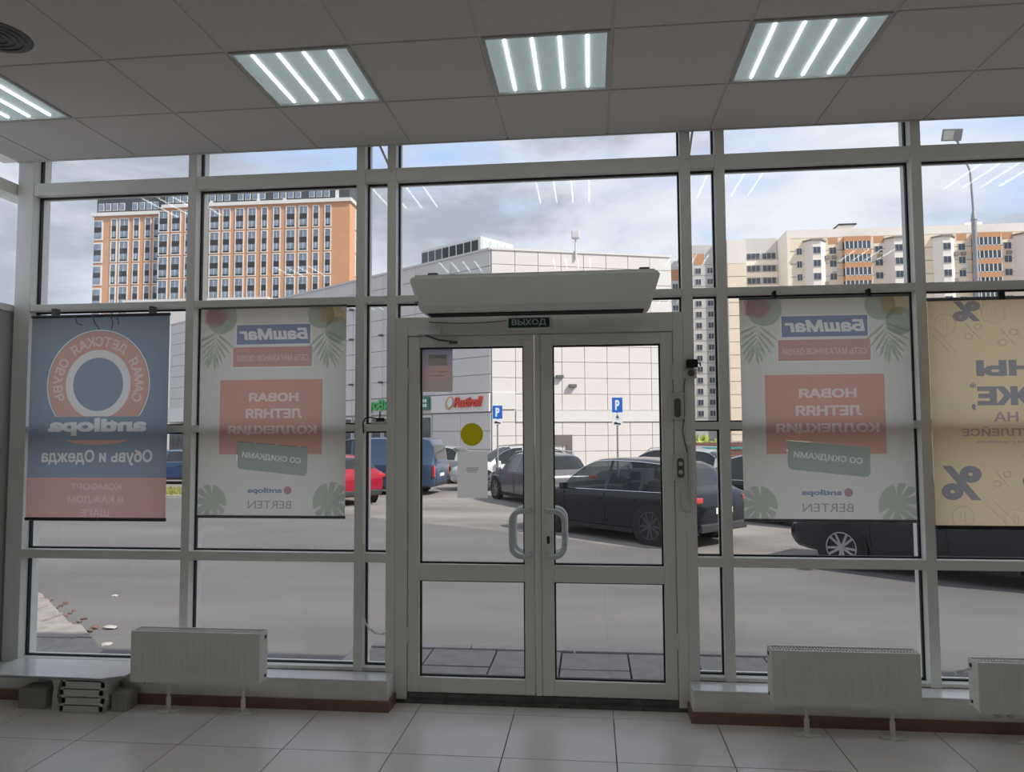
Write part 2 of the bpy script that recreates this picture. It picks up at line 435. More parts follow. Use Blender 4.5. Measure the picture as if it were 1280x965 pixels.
# low curb with sill on both sides of the door
for (a, b, n) in ((XL, -1.187, 1), (0.535, XR, 2)):
    c = empty('trim_%d' % n, ((a + b) / 2, 4.3, 0), label='low painted curb with white sill board %s of the glass door' % ('left' if n == 1 else 'right'), kind='structure')
    xa, xb = a - (a + b) / 2, b - (a + b) / 2
    MB().bbox(xa, xb, 0, .34, 0, SILLZ - .012, .004).build('curb', M['curb'], c)
    MB().bbox(xa - (.003 if n == 2 else 0), xb + (.003 if n == 1 else 0), -.004, .15, SILLZ - .012, SILLZ, .003).build('sill_board', M['sill'], c)
    s = MB().box(xa, xb, -.014, -.0005, 0, .06)
    if n == 1: s.box(xb + .0005, xb + .013, -.014, .15, 0, .06)
    else: s.box(xa - .013, xa - .0005, -.014, .15, 0, .06)
    s.build('skirting', M['skirt'], c)
    if n == 1: c1 = c

# door frame and leaves -------------------------------------------
tf = empty('trim_3', (-.325, W, 0), label='grey aluminium frame around the double glass door with dark threshold', kind='structure')
MB().bbox(-.862, -.788, .004, .12, 0.0, 2.30, .003).build('jamb', M['doorframe'], tf)
MB().bbox(.802, .862, .004, .12, 0.0, 2.30, .003).build('jamb', M['doorframe'], tf)
MB().bbox(-.788, .802, .004, .12, 2.188, 2.30, .003).build('head', M['doorframe'], tf)
MB().box(-.862, .862, -.004, .13, 0.0, 0.022).box(-.788, .802, .012, .12, .022, .056).build('threshold', mat('worn threshold', (0.13, 0.135, 0.125), .55, metal=.3, var=.2, scale=15), tf)
for sx in (-.55, -.2, .12, .3, .6): MB().cyl((sx, -.008, .012), (sx, -.003, .012), .006, n=10).build('screw', M['darkplastic'], tf)
def door(n, x0, x1, gx0, gx1, label, hs):
    d = empty('door_%d' % n, (x0 if n == 1 else x1, W, 0), label=label, kind='structure')
    ox = d.location.x; A, B, ga, gb = x0 - ox, x1 - ox, gx0 - ox, gx1 - ox
    y0, y1 = .012, .085
    Z0, Z1 = .062, 2.182
    MB().bbox(A, ga, y0, y1, Z0, Z1, .004).build('stile', M['doorframe'], d)
    MB().bbox(gb, B, y0, y1, Z0, Z1, .004).build('stile', M['doorframe'], d)
    for (a, b) in ((Z0, .149), (.715, .813), (2.117, Z1)): MB().bbox(ga, gb, y0 + .001, y1, a, b, .004).build('door_rail', M['doorframe'], d)
    pane(ga, gb, .149, .715, d, .05); pane(ga, gb, .813, 2.117, d, .05)
    # pull handles, one on each side of the leaf
    hx = (gb + B) / 2 + .004 if n == 1 else (ga + A) / 2 - .004
    tip = hx + hs * .105
    for yy, s in ((y0, -1), (y1, 1)):
        pts = []
        zA, zB, r = .862, 1.148, .06
        out = yy + s * .065
        pts.append((hx, yy, zB - .012)); pts.append((hx, yy + s * .035, zB - .012)); pts.append((hx + hs * .02, out, zB - .012))
        for i in range(6):
            a = PI / 2 * i / 5; pts.append((tip - hs * r + hs * r * math.sin(a), out, zB - .012 - r + r * math.cos(a)))
        for i in range(6):
            a = PI / 2 * i / 5; pts.append((tip - hs * r + hs * r * math.cos(a), out, zA + .012 + r - r * math.sin(a)))
        pts.append((hx + hs * .02, out, zA + .012)); pts.append((hx, yy + s * .035, zA + .012)); pts.append((hx, yy, zA + .012))
        MB().tube(pts, .0155, 12).build('pull_handle', M['handle'], d, smooth=True)
    if n == 2:
        MB().prism(rrect((ga + A) / 2 + .004, .962, .017, .045, .008), 'y', y0 - .004, y0).build('keyhole', M['darkplastic'], d)
        MB().bbox(A - .036, A - .002, y0 - .003, y1, Z0, Z1, .003).build('meeting_strip', M['doorframe'], d)
    for hz in (.35, 1.9):
        xh = A + .0 if n == 1 else B
        MB().cyl((xh, y0 - .006, hz), (xh, y0 - .006, hz + .09), .007, n=10).build('hinge', M['doorframe'], d)
    return d
door(1, -1.110, -.346, -1.040, -.405, 'left leaf of the glass entrance door, with yellow dot and notices', -1)
door(2, -.304, .474, -.232, .406, 'right leaf of the glass entrance door, with keyhole beside the handle', 1)

# ------------------------------------------------------------------ ceiling lights
def light_panel(i, j, label, cat='ceiling light', group='square led ceiling panels'):
    x0, y0 = cx0 + i * .6, cyA + j * .6
    t = empty('ceiling_light', (x0 + .3, y0 + .3, CZ), label=label, cat=cat, group=group)
    f = MB()
    for (a, b, c, d) in ((-.292, .292, -.292, -.276), (-.292, .292, .276, .292), (-.292, -.276, -.276, .276), (.276, .292, -.276, .276)): f.box(a, b, c, d, -.003, .03)
    f.build('frame', M['ledframe'], t)
    MB().box(-.276, .276, -.276, .276, .006, .012).build('diffuser', M['diff'], t)
    s = MB().bbox(-.006, .006, -.255, .255, 0.0, .006, .002).mesh('led_strip')
    for k in range(4): obj('led_strip', s, M['led'], t, (-.19 + k * .126, 0, 0))
light_panel(-1, -1, 'square led ceiling panel cut by the left edge of the picture')
light_panel(2, -1, 'square led ceiling panel left of the middle, above the grey advertising banner')
light_panel(4, -1, 'square led ceiling panel straight above the double door')
light_panel(6, -1, 'square led ceiling panel above the right-hand banner, right of the door')
light_panel(9, -1, 'square led ceiling panel beyond the right edge of the picture', group='led panels out of view')
for j in LIGHTROWS[1:]:
    for i in LIGHTCOLS: light_panel(i, j, 'square led ceiling panel further back in the room', group='led panels out of view')

sp = empty('ceiling_speaker', (-2.64, 2.985, CZ), label='round grey grille in the ceiling at the left edge', cat='ceiling grille')
MB().lathe([(.0, -.006), (.13, -.006), (.15, -.004), (.155, .002)], 32, 'z').build('rim', M['midgrey'], sp, smooth=True)
g = MB()
for r in (.03, .06, .09, .12): g.lathe([(r - .006, -.006), (r - .006, -.010), (r + .006, -.010), (r + .006, -.006)], 28, 'z')
g.build('grille', M['midgrey'], sp)

# ------------------------------------------------------------------ air curtain over the door
ac = empty('air_curtain', (-.322, 4.30, 2.386), label='long grey air curtain unit mounted over the double door', cat='air curtain')
prof = [(-.157, -.070), (-.162, .085), (-.15, .098), (.10, .098), (.10, -.098), (-.115, -.098)]
body = MB()
n = len(prof)
secs = []
for x, s in ((-.705, .90), (-.69, 1.0), (.69, 1.0), (.705, .90)): secs.append([(x + (0 if p[1] > -.05 else (.05 if x < 0 else -.05)), p[0] * s, p[1] * s) for p in prof])
vs = [q for s in secs for q in s]; fs = []
for a in range(3):
    for k in range(n): fs.append((a * n + k, a * n + (k + 1) % n, (a + 1) * n + (k + 1) % n, (a + 1) * n + k))
fs += [tuple(range(n)), tuple(3 * n + k for k in range(n))]
body.add(vs, fs).build('casing', M['white'], ac)
g = MB()
for k in range(110): g.box(-.66 + k * .012, -.656 + k * .012, -.13, .09, .097, .110)
g.box(-.68, .68, -.136, -.13, .097, .112).box(-.68, .68, .09, .096, .097, .112)
g.build('intake_grille', M['frame'], ac)
MB().box(-.62, .62, -.06, .06, -.104, -.097).build('outlet_slot', M['black'], ac)
for x in (-.60, .63): MB().bbox(x - .03, x + .03, -.02, .16, .10, .15, .008).build('bracket', M['midgrey'], ac)
MB().bbox(-.672, -.648, -.155, -.145, -.052, -.044, .002).build('indicator', M['midgrey'], ac)
for x in (-.66, .60): MB().box(x, x + .06, .1, .17, -.03, .03).build('wall_bracket', M['frame'], ac)
cb = MB(); cb.tube([(-.50, 4.435, 2.268)] + [(-.98 + .048 * k, 4.442, 2.268 - .012 * math.sin(PI * k / 10)) for k in range(10, -1, -1)], .003, 6)
tag(cb.build('cable', M['midgrey'], None, True), 'thin grey cable running left from the green exit sign', 'cable')

ex = empty('exit_sign', (-.3655, 4.435, 2.246), label='dark green exit sign with white Cyrillic lettering above the door', cat='sign')
MB().bbox(-.137, .137, -.028, .012, -.038, .038, .004).build('housing', M['frame'], ex)
MB().box(-.122, .122, -.031, -.0275, -.028, .028).build('face', mat('exit green', (0.02, 0.075, 0.06), .4), ex)
solid_text('lettering', 'ВЫХОД', .205, .042, mat('exit letters', (0.72, 0.80, 0.76), .5), ex, (0, -.031, 0.001), .0015, bold=.03)

cl = empty('door_closer', (-.975, 4.462, 2.20), label='small door closer over the left door leaf', cat='door closer')
MB().bbox(-.075, .075, -.06, -.002, -.012, .032, .006).build('body', M['sill'], cl)
MB().tube([(-.02, -.035, -.014), (.06, -.05, -.045), (.14, -.03, -.055)], .006, 8).build('arm', M['midgrey'], cl)
MB().bbox(.12, .17, -.02, -.002, -.066, -.05, .003).build('arm_shoe', M['midgrey'], cl)
for x in (-.33, -.46 + .06 * 0): pass
st = empty('door_latch', (-.40, 4.458, 2.165), label='small catch at the top of the meeting edge, under the exit sign', cat='latch')
MB().bbox(-.03, .03, -.012, 0, -.012, .006, .002).build('plate', M['frame'], st)
MB().bbox(.10, .16, -.012, 0, -.008, .010, .002).build('strike', M['frame'], st)

# ------------------------------------------------------------------ controls by the right door post
s1 = empty('sensor_box', (.490, 4.453, 1.745), label='cream wall box with dark oval window on the right door post, upper of two', cat='sensor')
MB().bbox(-.042, .042, -.034, 0, -.078, .076, .005).build('case', M['plastic'], s1)
MB().prism(rrect(.004, -.012, .038, .11, .018), 'y', -.037, -.033).build('window', M['midgrey'], s1)
s2 = empty('switch_box', (.505, 4.453, 1.387), label='cream switch box with two round buttons on the right door post, lower of two', cat='switch')
MB().bbox(-.040, .040, -.034, 0, -.076, .075, .005).build('case', M['plastic'], s2)
MB().prism(rrect(.0, .0, .040, .112, .018), 'y', -.037, -.033).build('face', M['midgrey'], s2)
for dz in (.024, -.024): MB().cyl((0, -.037, dz), (0, -.045, dz), .013, n=16).build('button', M['plastic'], s2)
ad = empty('power_adapter', (.582, 4.452, 1.99), label='small black plug adapter on the right door post', cat='adapter')
MB().bbox(-.032, .032, -.05, 0, -.022, .024, .006).build('case', M['black'], ad)
MB().tube([(.03, -.025, .0), (.045, -.025, .004), (.05, -.02, -.014)], .005, 8).build('cord_relief', M['black'], ad)
so = empty('wall_socket', (.572, 4.453, 1.935), label='cream surface socket under the black adapter', cat='socket')
MB().bbox(-.038, .036, -.028, 0, -.03, .028, .005).build('case', M['plastic'], so)
MB().prism(circ(0.004, 0, .02, 20), 'y', -.031, -.027).build('outlet', M['midgrey'], so)
w1 = MB().tube([(.545, 4.445, 1.92), (.536, 4.444, 1.86), (.534, 4.444, 1.78), (.536, 4.444, 1.70), (.528, 4.444, 1.64), (.522, 4.444, 1.60), (.535, 4.444, 1.53), (.548, 4.444, 1.475)], .0035, 6)
tag(w1.build('cable', M['midgrey'], None, True), 'thin cable from the cream socket past both boxes on the door post', 'cable')
w2 = MB(); pts = [(.556, 4.444, 1.47), (.558, 4.442, 1.36), (.558, 4.442, 1.22), (.566, 4.44, 1.17)] + [(.540 + .034 * math.cos(a), 4.44, 1.165 + .034 * math.sin(a)) for a in (0, -.6, -1.2, -1.8, -2.4, -3.0)] + [(.506, 4.442, 1.25)]
tag(w2.tube(pts, .0035, 6).build('cable', M['plastic'], None, True), 'pale cable loop hanging below the switch box', 'cable')
cd2 = MB().bbox(.548, .566, W - .016, W - .001, 1.18, 1.52, .002)
tag(cd2.build('cable_duct', M['plastic']), 'short pale cable duct beside the switch box', 'cable duct')

rt = empty('router_antenna', (-1.30, 4.452, 1.655), label='small black device lying on the rail of the narrow left sidelight', cat='device')
MB().bbox(-.035, .05, .0, .05, -.003, .012, .003).build('tray', M['plastic'], rt)
MB().bbox(-.01, .035, .005, .045, .012, .034, .004).build('case', M['black'], rt)
MB().cyl((.01, .02, .03), (.012, .02, .075), .004, n=8).build('antenna', M['black'], rt)
MB().tube([(-.01, .02, .03), (-.05, .005, .038), (-.075, -.004, .03), (-.086, -.008, .0), (-.082, -.008, -.06)], .004, 8).build('cable', M['black'], rt)
wc = MB().tube([(-1.378, 4.444, .93), (-1.376, 4.444, .80), (-1.376, 4.443, .62), (-1.374, 4.44, .52), (-1.362, 4.44, .465), (-1.34, 4.44, .43), (-1.30, 4.44, .405), (-1.262, 4.44, .398), (-1.236, 4.444, .405)], .0055, 8)
tag(wc.build('cable', M['sill'], None, True), 'white cable hanging in a loop by the narrow left sidelight', 'cable')

# ------------------------------------------------------------------ radiators
RADW = 0.0
def radiator(x0, x1, yf, z0, z1, dep, label, feet, valves, rz=0.0):
    t = empty('radiator', ((x0 + x1) / 2, yf + dep / 2, 0), rz, label=label, cat='radiator', group='white panel radiators under the shop front')
    w = x1 - x0; a, b = -w / 2, w / 2; f, k = -dep / 2, dep / 2
    # front sheet with pressed vertical flutes
    p = MB(); nfl = int((w - .07) / .034); m0 = -nfl * .034 / 2
    p.box(a, b, f, f + .012, z1 - .045, z1 - .012); p.box(a, b, f, f + .012, z0, z0 + .04)
    p.box(a, m0, f, f + .012, z0 + .04, z1 - .045); p.box(-m0, b, f, f + .012, z0 + .04, z1 - .045)
    for q in range(nfl):
        xa = m0 + q * .034
        p.add([(xa, f, z0 + .04), (xa + .007, f, z0 + .04), (xa + .013, f + .0022, z0 + .055), (xa + .024, f + .0022, z0 + .055), (xa + .030, f, z0 + .04), (xa + .034, f, z0 + .04),
               (xa, f, z1 - .045), (xa + .007, f, z1 - .045), (xa + .013, f + .0022, z1 - .06), (xa + .024, f + .0022, z1 - .06), (xa + .030, f, z1 - .045), (xa + .034, f, z1 - .045)],
              [(0, 1, 7, 6), (1, 2, 8, 7), (2, 3, 9, 8), (3, 4, 10, 9), (4, 5, 11, 10), (1, 4, 3, 2), (7, 8, 9, 10)])
    obj('front_panel', p.mesh('front_panel', fixn=False), M['white'], t)
    MB().box(a, b, k - .012, k, z0, z1 - .012).build('back_panel', M['white'], t)
    fin = MB()
    for q in range(int((w - .04) / .025)): fin.box(a + .02 + q * .025, a + .0215 + q * .025, f + .013, k - .013, z0 + .02, z1 - .03)
    fin.build('convector_fins', M['white'], t)
    g = MB().box(a, b, f - .001, f + .012, z1 - .012, z1).box(a, b, k - .012, k, z1 - .012, z1).box(a, b, -.004, .004, z1 - .010, z1 - .002)
    for q in range(int(w / .016)): g.box(a + .008 + q * .016, a + .013 + q * .016, f + .012, k - .012, z1 - .009, z1 - .003)
    g.build('top_grille', M['white'], t)
    for (xa, xb, sgn) in ((a - .002, a + .001, -1), (b - .001, b + .002, 1)):
        s = MB().box(xa, xb, f + .002, k, z0 + .01, z1).build('side_cover', M['white'], t)
        xx = xa if sgn < 0 else xb
        MB().cyl((xx, k - .03, z1 - .035), (xx + sgn * .004, k - .03, z1 - .035), .011, n=14).build('plug', M['darkplastic'], s)
        MB().cyl((xx, k - .03, z0 + .035), (xx + sgn * .004, k - .03, z0 + .035), .009, n=14).build('plug', M['darkplastic'], s)
    for fx in feet:
        l = MB().cyl((fx, .0, .012), (fx, .0, z0 + .02), .009, n=12).cyl((fx, 0, .012), (fx, 0, .085), .0135, n=12).build('leg', M['white'], t, smooth=True)
        MB().bbox(fx - .062, fx + .062, -.022, .012, 0.0, .010, .003).bbox(fx - .018, fx + .018, -.04, .04, 0.0, .012, .003).build('foot', M['white'], l)
    for vx in valves:
        MB().cyl((vx, .0, z0 - .028), (vx, 0, z0 + .02), .011, n=12).cyl((vx, -.012, z0 - .02), (vx, .012, z0 - .02), .013, n=12).build('valve', M['steel'], t)
    return t
radiator(-2.655, -1.885, 4.14, .178, .466, .105, 'long white panel radiator left of the door, beside the white board', (-.18, .27), (-.34, -.29))
radiator(0.925, 1.665, 4.13, .168, .448, .105, 'white panel radiator right of the door, below the right grey banner', (-.19, .24), ())
radiator(1.945, 2.70, 4.13, .158, .412, .105, 'white panel radiator cut by the right edge, below the yellow banner', (-.13, .28), (-.27, -.21))
tv = empty('radiator_valve', (1.90, 4.20, .36), label='small white bleed tap sticking out beside the right-edge radiator', cat='valve')
MB().cyl((-.03, 0, -.02), (.04, 0, .0), .007, n=10).cyl((-.035, 0, -.022), (-.01, 0, -.013), .014, .010, n=12).build('tap', M['white'], tv)

# ------------------------------------------------------------------ white board on stacked blocks at the left
bd = empty('display_board', (-3.15, 4.28, .185), label='white laminated board with cut corners lying on low stacked trays', cat='board')
lp = [(-.40, -.02), (-.33, -.155), (.33, -.165), (.44, -.105), (.44, .16), (-.44, .16), (-.44, .05)]
MB().prism(lp, 'z', 0, .016).build('board', M['sill'], bd)
MB().prism([(p[0] * 1.002, p[1] * 1.004) for p in lp], 'z', .001, .012).build('edge_band', mat('grey edge band', (.33, .34, .36), .5), bd)
for k in range(4):
    z0 = .002 + k * .0452
    x0, x1 = -3.07 + .012 * (k % 2), -2.80 - .01 * ((k + 1) % 2)
    tr = empty('shelf_tray', ((x0 + x1) / 2, 4.22, z0), label='pale slatted tray under the white board, %s of four' % ('lowest', 'second from the floor', 'third from the floor', 'topmost')[k], cat='tray', group='stacked trays under the board')
    h = (x1 - x0) / 2
    MB().box(-h, h, -.10, .07, 0, .008).build('base', M['plastic'], tr)
    MB().box(-h, h, -.10, -.092, .008, .038).build('front_edge', M['plastic'], tr)
    MB().box(-h, h, .062, .07, .008, .044).build('rear_edge', M['plastic'], tr)
    for sx in (-1, 1): MB().box(min(sx * h, sx * (h - .02)), max(sx * h, sx * (h - .02)), -.10, .07, .008, .0448).build('end_block', M['plastic'], tr)
lg = empty('board_leg', (-3.12, 4.19, 0), label='curved pale leg under the white board, beside the trays', cat='leg')
MB().prism([(-.03, .0), (.05, .0), (.015, .03), (.0, .08), (.012, .14), (.03, .184), (-.035, .184), (-.02, .13), (-.028, .06)], 'y', -.03, .03).build('bracket', M['plastic'], lg)
for (x0, x1, h, lab) in ((-2.78, -2.69, .10, 'pale cardboard carton standing against the baseboard beside the trays'), (-3.36, -3.19, .11, 'low dusty carton in the shade under the white board')):
    c = empty('carton', ((x0 + x1) / 2, 4.22, 0), label=lab, cat='box')
    MB().bbox(-(x1 - x0) / 2, (x1 - x0) / 2, -.06, .055, 0, h, .003).build('body', mat('dusty carton', (.36, .34, .29), .9, var=.15), c)
    for s in (-1, 1): MB().box(-(x1 - x0) / 2 + .002, (x1 - x0) / 2 - .002, min(s * .056, 0), max(s * .056, 0) - .001, h, h + .003).build('flap', mat('carton flap', (.40, .38, .33), .9), c)

# ------------------------------------------------------------------ banners
PYL = W - 0.035
INK = {}
CK = 1.0
def ink(name, col, tr=.88):
    if name not in INK: INK[name] = cloth('print ' + name, tuple(col), tr, CK)
    return INK[name]
def batten(parent, w, z, mt, r=.008, name='batten', x0=0.0):
    MB().cyl((x0, 0, z), (x0 + w, 0, z), r, n=10).build(name, mt, parent)

def banner_blue():
    w, h = .93, 1.278
    t = empty('banner', (-3.55, PYL - .012, 1.07), label='blue and red children\'s shoe banner with round orange logo, far left', cat='banner')
    cx, cy, cut = .462, h - .436, h - .436 - .203
    blue, orange, whit, red = ink('blue', (.30, .365, .43)), ink('orange', (.70, .43, .345)), ink('white', (.80, .78, .73)), ink('red', (.68, .41, .355))
    dull = ink('dull', (.76, .56, .49))
    yb = h - 1.02                                  # top of the red band
    logo = text_loops('antilopa', .66, .112, cx, h - .703, True, .05)
    odez = text_loops('Обувь и Одежда', .74, .098, .465, h - .895, True, .03)
    arc = [(cx + .2 * math.cos(a), h - .785 - .03 * math.sin(a)) for a in [PI * i / 16 for i in range(17)]] + [(cx - .17 + .34 * i / 8, h - .787) for i in range(9)]
    e = .0007
    D = [dcirc(cx, cy, r, cut + k * e) for k, r in enumerate((.346, .338, .334))]
    D2 = [dcirc(cx, cy, .218, cut + 4 * e), ]
    disc = circ(cx, cy, .168, 48)
    ring_text = []
    word = 'САМАЯ ДЕТСКАЯ ОБУВЬ'
    for i, ch in enumerate(word):
        if ch == ' ': continue
        a = math.radians(198 - 216 * i / (len(word) - 1))
        # laid out as read from the street, then mirrored left to right
        rr = .272
        x, y = rr * math.cos(a), rr * math.sin(a)
        for l in text_loops(ch, None, .064, x, y, False, .03, a - PI / 2): ring_text.append([(cx - (p[0]), cy + p[1]) for p in l])
    plate('cloth', [rect(0, yb, w, h), D[0]] + logo + odez + [arc], blue, t, (0, 0, 0))
    plate('logo_outline', [D[0], D[1]], whit, t, (0, 0, 0))
    plate('logo_edge', [D[1], D[2]], blue, t, (0, 0, 0))
    plate('logo_ring', [D[2]] + D2 + ring_text, orange, t, (0, 0, 0))
    plate('ring_lettering', ring_text, ink('ringtext', (.78, .65, .56)), t, (0, 0, 0))
    plate('inner_ring', D2 + [disc], whit, t, (0, 0, 0))
    plate('inner_disc', [disc], blue, t, (0, 0, 0))
    plate('logo_lettering', logo, whit, t, (0, 0, 0))
    plate('logo_arc', [arc], orange, t, (0, 0, 0))
    plate('lettering', odez, whit, t, (0, 0, 0))
    lines = []
    for body, ww, hh, y in (('КОМФОРТ', .34, .044, 1.075), ('В КАЖДОМ', .37, .05, 1.158), ('ШАГЕ', .19, .044, 1.238)): lines += text_loops(body, ww, hh, .465, h - y, True, .025)
    plate('lower_cloth', [rect(0, 0, w, yb)] + lines, red, t, (0, 0, 0))
    plate('lower_lettering', lines, dull, t, (0, 0, 0))
    batten(t, w, 0.0, M['darkplastic'], .011); batten(t, w, h, M['darkplastic'], .010)
    for x in (.14, .80): MB().box(x - .012, x + .012, .003, .0505, h - .005, h + .053).build('hanger', M['midgrey'], t)
    for x in (.30, .42, .54, .58):
        MB().tube([(x, -.012, h - .002), (x + .02, -.016, h - .05), (x + (.05 if x < .5 else .01), -.012, h - (.09 if .4 < x < .56 else .06))], .003, 6).build('hook', M['midgrey'], t)

def leaf_poly(cx, cy, L, wd, rot, n=12):
    a = []
    for i in range(n + 1):
        u = i / n; a.append((L * u, wd * math.sin(PI * u) ** .8))
    b = [(x, -y) for x, y in reversed(a[1:-1])]
    return [(cx + x * math.cos(rot) - y * math.sin(rot), cy + x * math.sin(rot) + y * math.cos(rot)) for x, y in a + b]
def monstera(cx, cy, R, rot):
    p = []
    N = 64
    for i in range(N):
        a = 2 * PI * i / N
        r = R * (1 - .18 * math.cos(a))
        if 6 < i < 58 and i % 6 in (0,): r *= .38
        p.append((cx + r * math.cos(a + rot), cy + r * math.sin(a + rot)))
    return p
def banner_grey(x, z, w, h, label, rods):
    t = empty('banner', (x, PYL, z), label=label, cat='banner', group='grey summer collection banners')
    def X(v): return (v - 75) / 578 * w
    def Y(v): return h - (v - 57) / 825 * h
    def RC(a, b, c, d): return rect(X(a), Y(d), X(c), Y(b))
    grey = ink('grey', (.72, .70, .63)); blue = ink('shop blue', (.28, .32, .41)); orange = ink('salmon', (.68, .39, .31)); red = ink('brick', (.62, .37, .31))
    whit = ink('white', (.80, .78, .73)); green = ink('green', (.40, .44, .39)); dk = ink('ink', (.36, .36, .36))
    def T(b, x0, x1, y0, y1, bold=.03, rot=0, shear=0): return text_loops(b, X(x1) - X(x0), Y(y0) - Y(y1), (X(x0) + X(x1)) / 2, (Y(y0) + Y(y1)) / 2, True, bold, rot, shear)
    B0, B1 = RC(216, 120, 516, 207), RC(220, 125, 512, 203)
    R0, R1 = RC(202, 209.5, 524, 298), RC(206, 214, 520, 293)
    tb = T('БашМаг', 232, 500, 140, 186, .05, 0, .15); tr_ = T('СЕТЬ МАГАЗИНОВ ОБУВИ', 222, 505, 246, 270, .02)
    BIG = RC(157, 345, 562, 640)
    t1 = T('НОВАЯ', 273, 468, 397, 432, .045); t2 = T('ЛЕТНЯЯ', 260, 483, 460, 498, .045); t3 = T('КОЛЛЕКЦИЯ', 192, 540, 526, 566, .045)
    rot = math.radians(-6)
    G = rrect(X(365), Y(655), X(500) - X(230), .165, .03, rot)
    t4 = text_loops('СО СКИДКАМИ', X(482) - X(250), .042, X(365), Y(655), True, .03, rot)
    # the green plate overlaps the salmon block: cut the block along the plate
    yl = Y(598)
    big2 = rect(X(157), Y(640), X(226), Y(598)); big3 = rect(X(506), Y(640), X(562), Y(598))
    BIGC = [(X(157), Y(345)), (X(157), Y(640)), (X(227), Y(640)), (X(227), Y(588)), (X(506), Y(612)), (X(506), Y(640)), (X(562), Y(640)), (X(562), Y(345))]
    G = [(X(227.5), Y(590)), (X(505.5), Y(614)), (X(505), Y(712)), (X(497), Y(724)), (X(484), Y(724)), (X(240), Y(697)), (X(230), Y(686))]
    an = T('antilopa', 272, 408, 771, 797, .04); dot = circ(X(430), Y(781), .024, 24)
    be = T('BERTEN', 275, 445, 822, 852, .0)
    # cloth with every print cut out of it
    hole = [BIGC[0], BIGC[1], (X(227), Y(640)), (X(230), Y(686)), (X(240), Y(697)), (X(484), Y(724)), (X(497), Y(724)), (X(505), Y(712)), (X(506), Y(640)), BIGC[6], BIGC[7]]
    plate('cloth', [rect(0, 0, w, h), B0, R0, hole, dot] + an + be, grey, t, (0, 0, 0))
    plate('shop_name_border', [B0, B1], whit, t, (0, 0, 0)); plate('shop_name_plate', [B1] + tb, blue, t, (0, 0, 0)); plate('shop_name', tb, whit, t, (0, 0, 0))
    plate('slogan_border', [R0, R1], whit, t, (0, 0, 0)); plate('slogan_plate', [R1] + tr_, red, t, (0, 0, 0)); plate('slogan', tr_, ink('dull', (.76, .56, .49)), t, (0, 0, 0))
    plate('headline_plate', [BIGC] + t1 + t2 + t3, orange, t, (0, 0, 0))
    plate('headline', t1 + t2 + t3, ink('pale', (.80, .67, .59)), t, (0, 0, 0))
    plate('discount_plate', [G] + t4, green, t, (0, 0, 0)); plate('discount_lettering', t4, ink('palegrey', (.78, .78, .72)), t, (0, 0, 0))
    plate('logo_dot', [dot], ink('plum', (.46, .31, .33)), t, (0, 0, 0)); plate('logo', an, blue, t, (0, 0, 0)); plate('brand', be, dk, t, (0, 0, 0))
    # printed leaves and flowers, a hair in front of the cloth
    ov = -.0012
    def clip(lp): return [(min(max(p[0], .002), w - .002), min(max(p[1], .002), h - .002)) for p in lp]
    lf = ink('leaf', (.70, .76, .71), .96)
    for (cx, cy, base) in ((140, 150, 262), (570, 150, 280)):
        dr = Vector((math.cos(math.radians(base)), math.sin(math.radians(base))))
        for k in range(6):
            for sd_ in (-1, 1):
                p_ = Vector((X(cx), Y(cy))) + dr * (.025 * k + .01)
                plate('palm_leaf', [clip(leaf_poly(p_.x, p_.y, .155 - .008 * k, .0085, math.radians(base + sd_ * (58 - 8.5 * k))))], lf, t, (0, ov - .0002 * k - .0001 * sd_, 0))
    plate('monstera_leaf', [clip(monstera(X(135), Y(822), .105, .5))], lf, t, (0, ov, 0))
    plate('monstera_leaf', [clip(monstera(X(590), Y(818), .118, 2.6))], lf, t, (0, ov, 0))
    big = ink('dark leaf', (.66, .72, .67), .96)
    for q_, lp in enumerate((circ(X(160), Y(95), .10, 30), circ(X(555), Y(90), .085, 30), circ(X(620), Y(150), .08, 30))): plate('broad_leaf', [clip(lp)], big, t, (0, ov - .003 - .0006 * q_, 0))
    def flower(cx, cy, R): return clip([(X(cx) + R * (1 + .13 * math.cos(5 * a)) * math.cos(a), Y(cy) + R * (.75 + .1 * math.cos(5 * a)) * math.sin(a)) for a in [2 * PI * i / 60 for i in range(60)]])
    plate('pink_flower', [flower(135, 92, .075)], ink('pink', (.99, .60, .74), .97), t, (0, ov - .001, 0))
    plate('orange_flower', [flower(602, 88, .075)], ink('apricot', (.99, .78, .58), .97), t, (0, ov - .001, 0))
    batten(t, w, -.004, M['midgrey'], .009); batten(t, w, h + .004, M['midgrey'], .007)
    if rods:
        for xx in (.20, .72): MB().bbox(xx - .008, xx + .008, -.012, .0385, h, h + .045, .003).build('clip', M['black'], t)
banner_grey(-2.42, 1.095, .935, 1.28, 'grey summer shoe banner left of the door, between two mullions', False)
banner_grey(.855, 1.095, .935, 1.262, 'grey summer shoe banner right of the door, hung from two black clips', True)

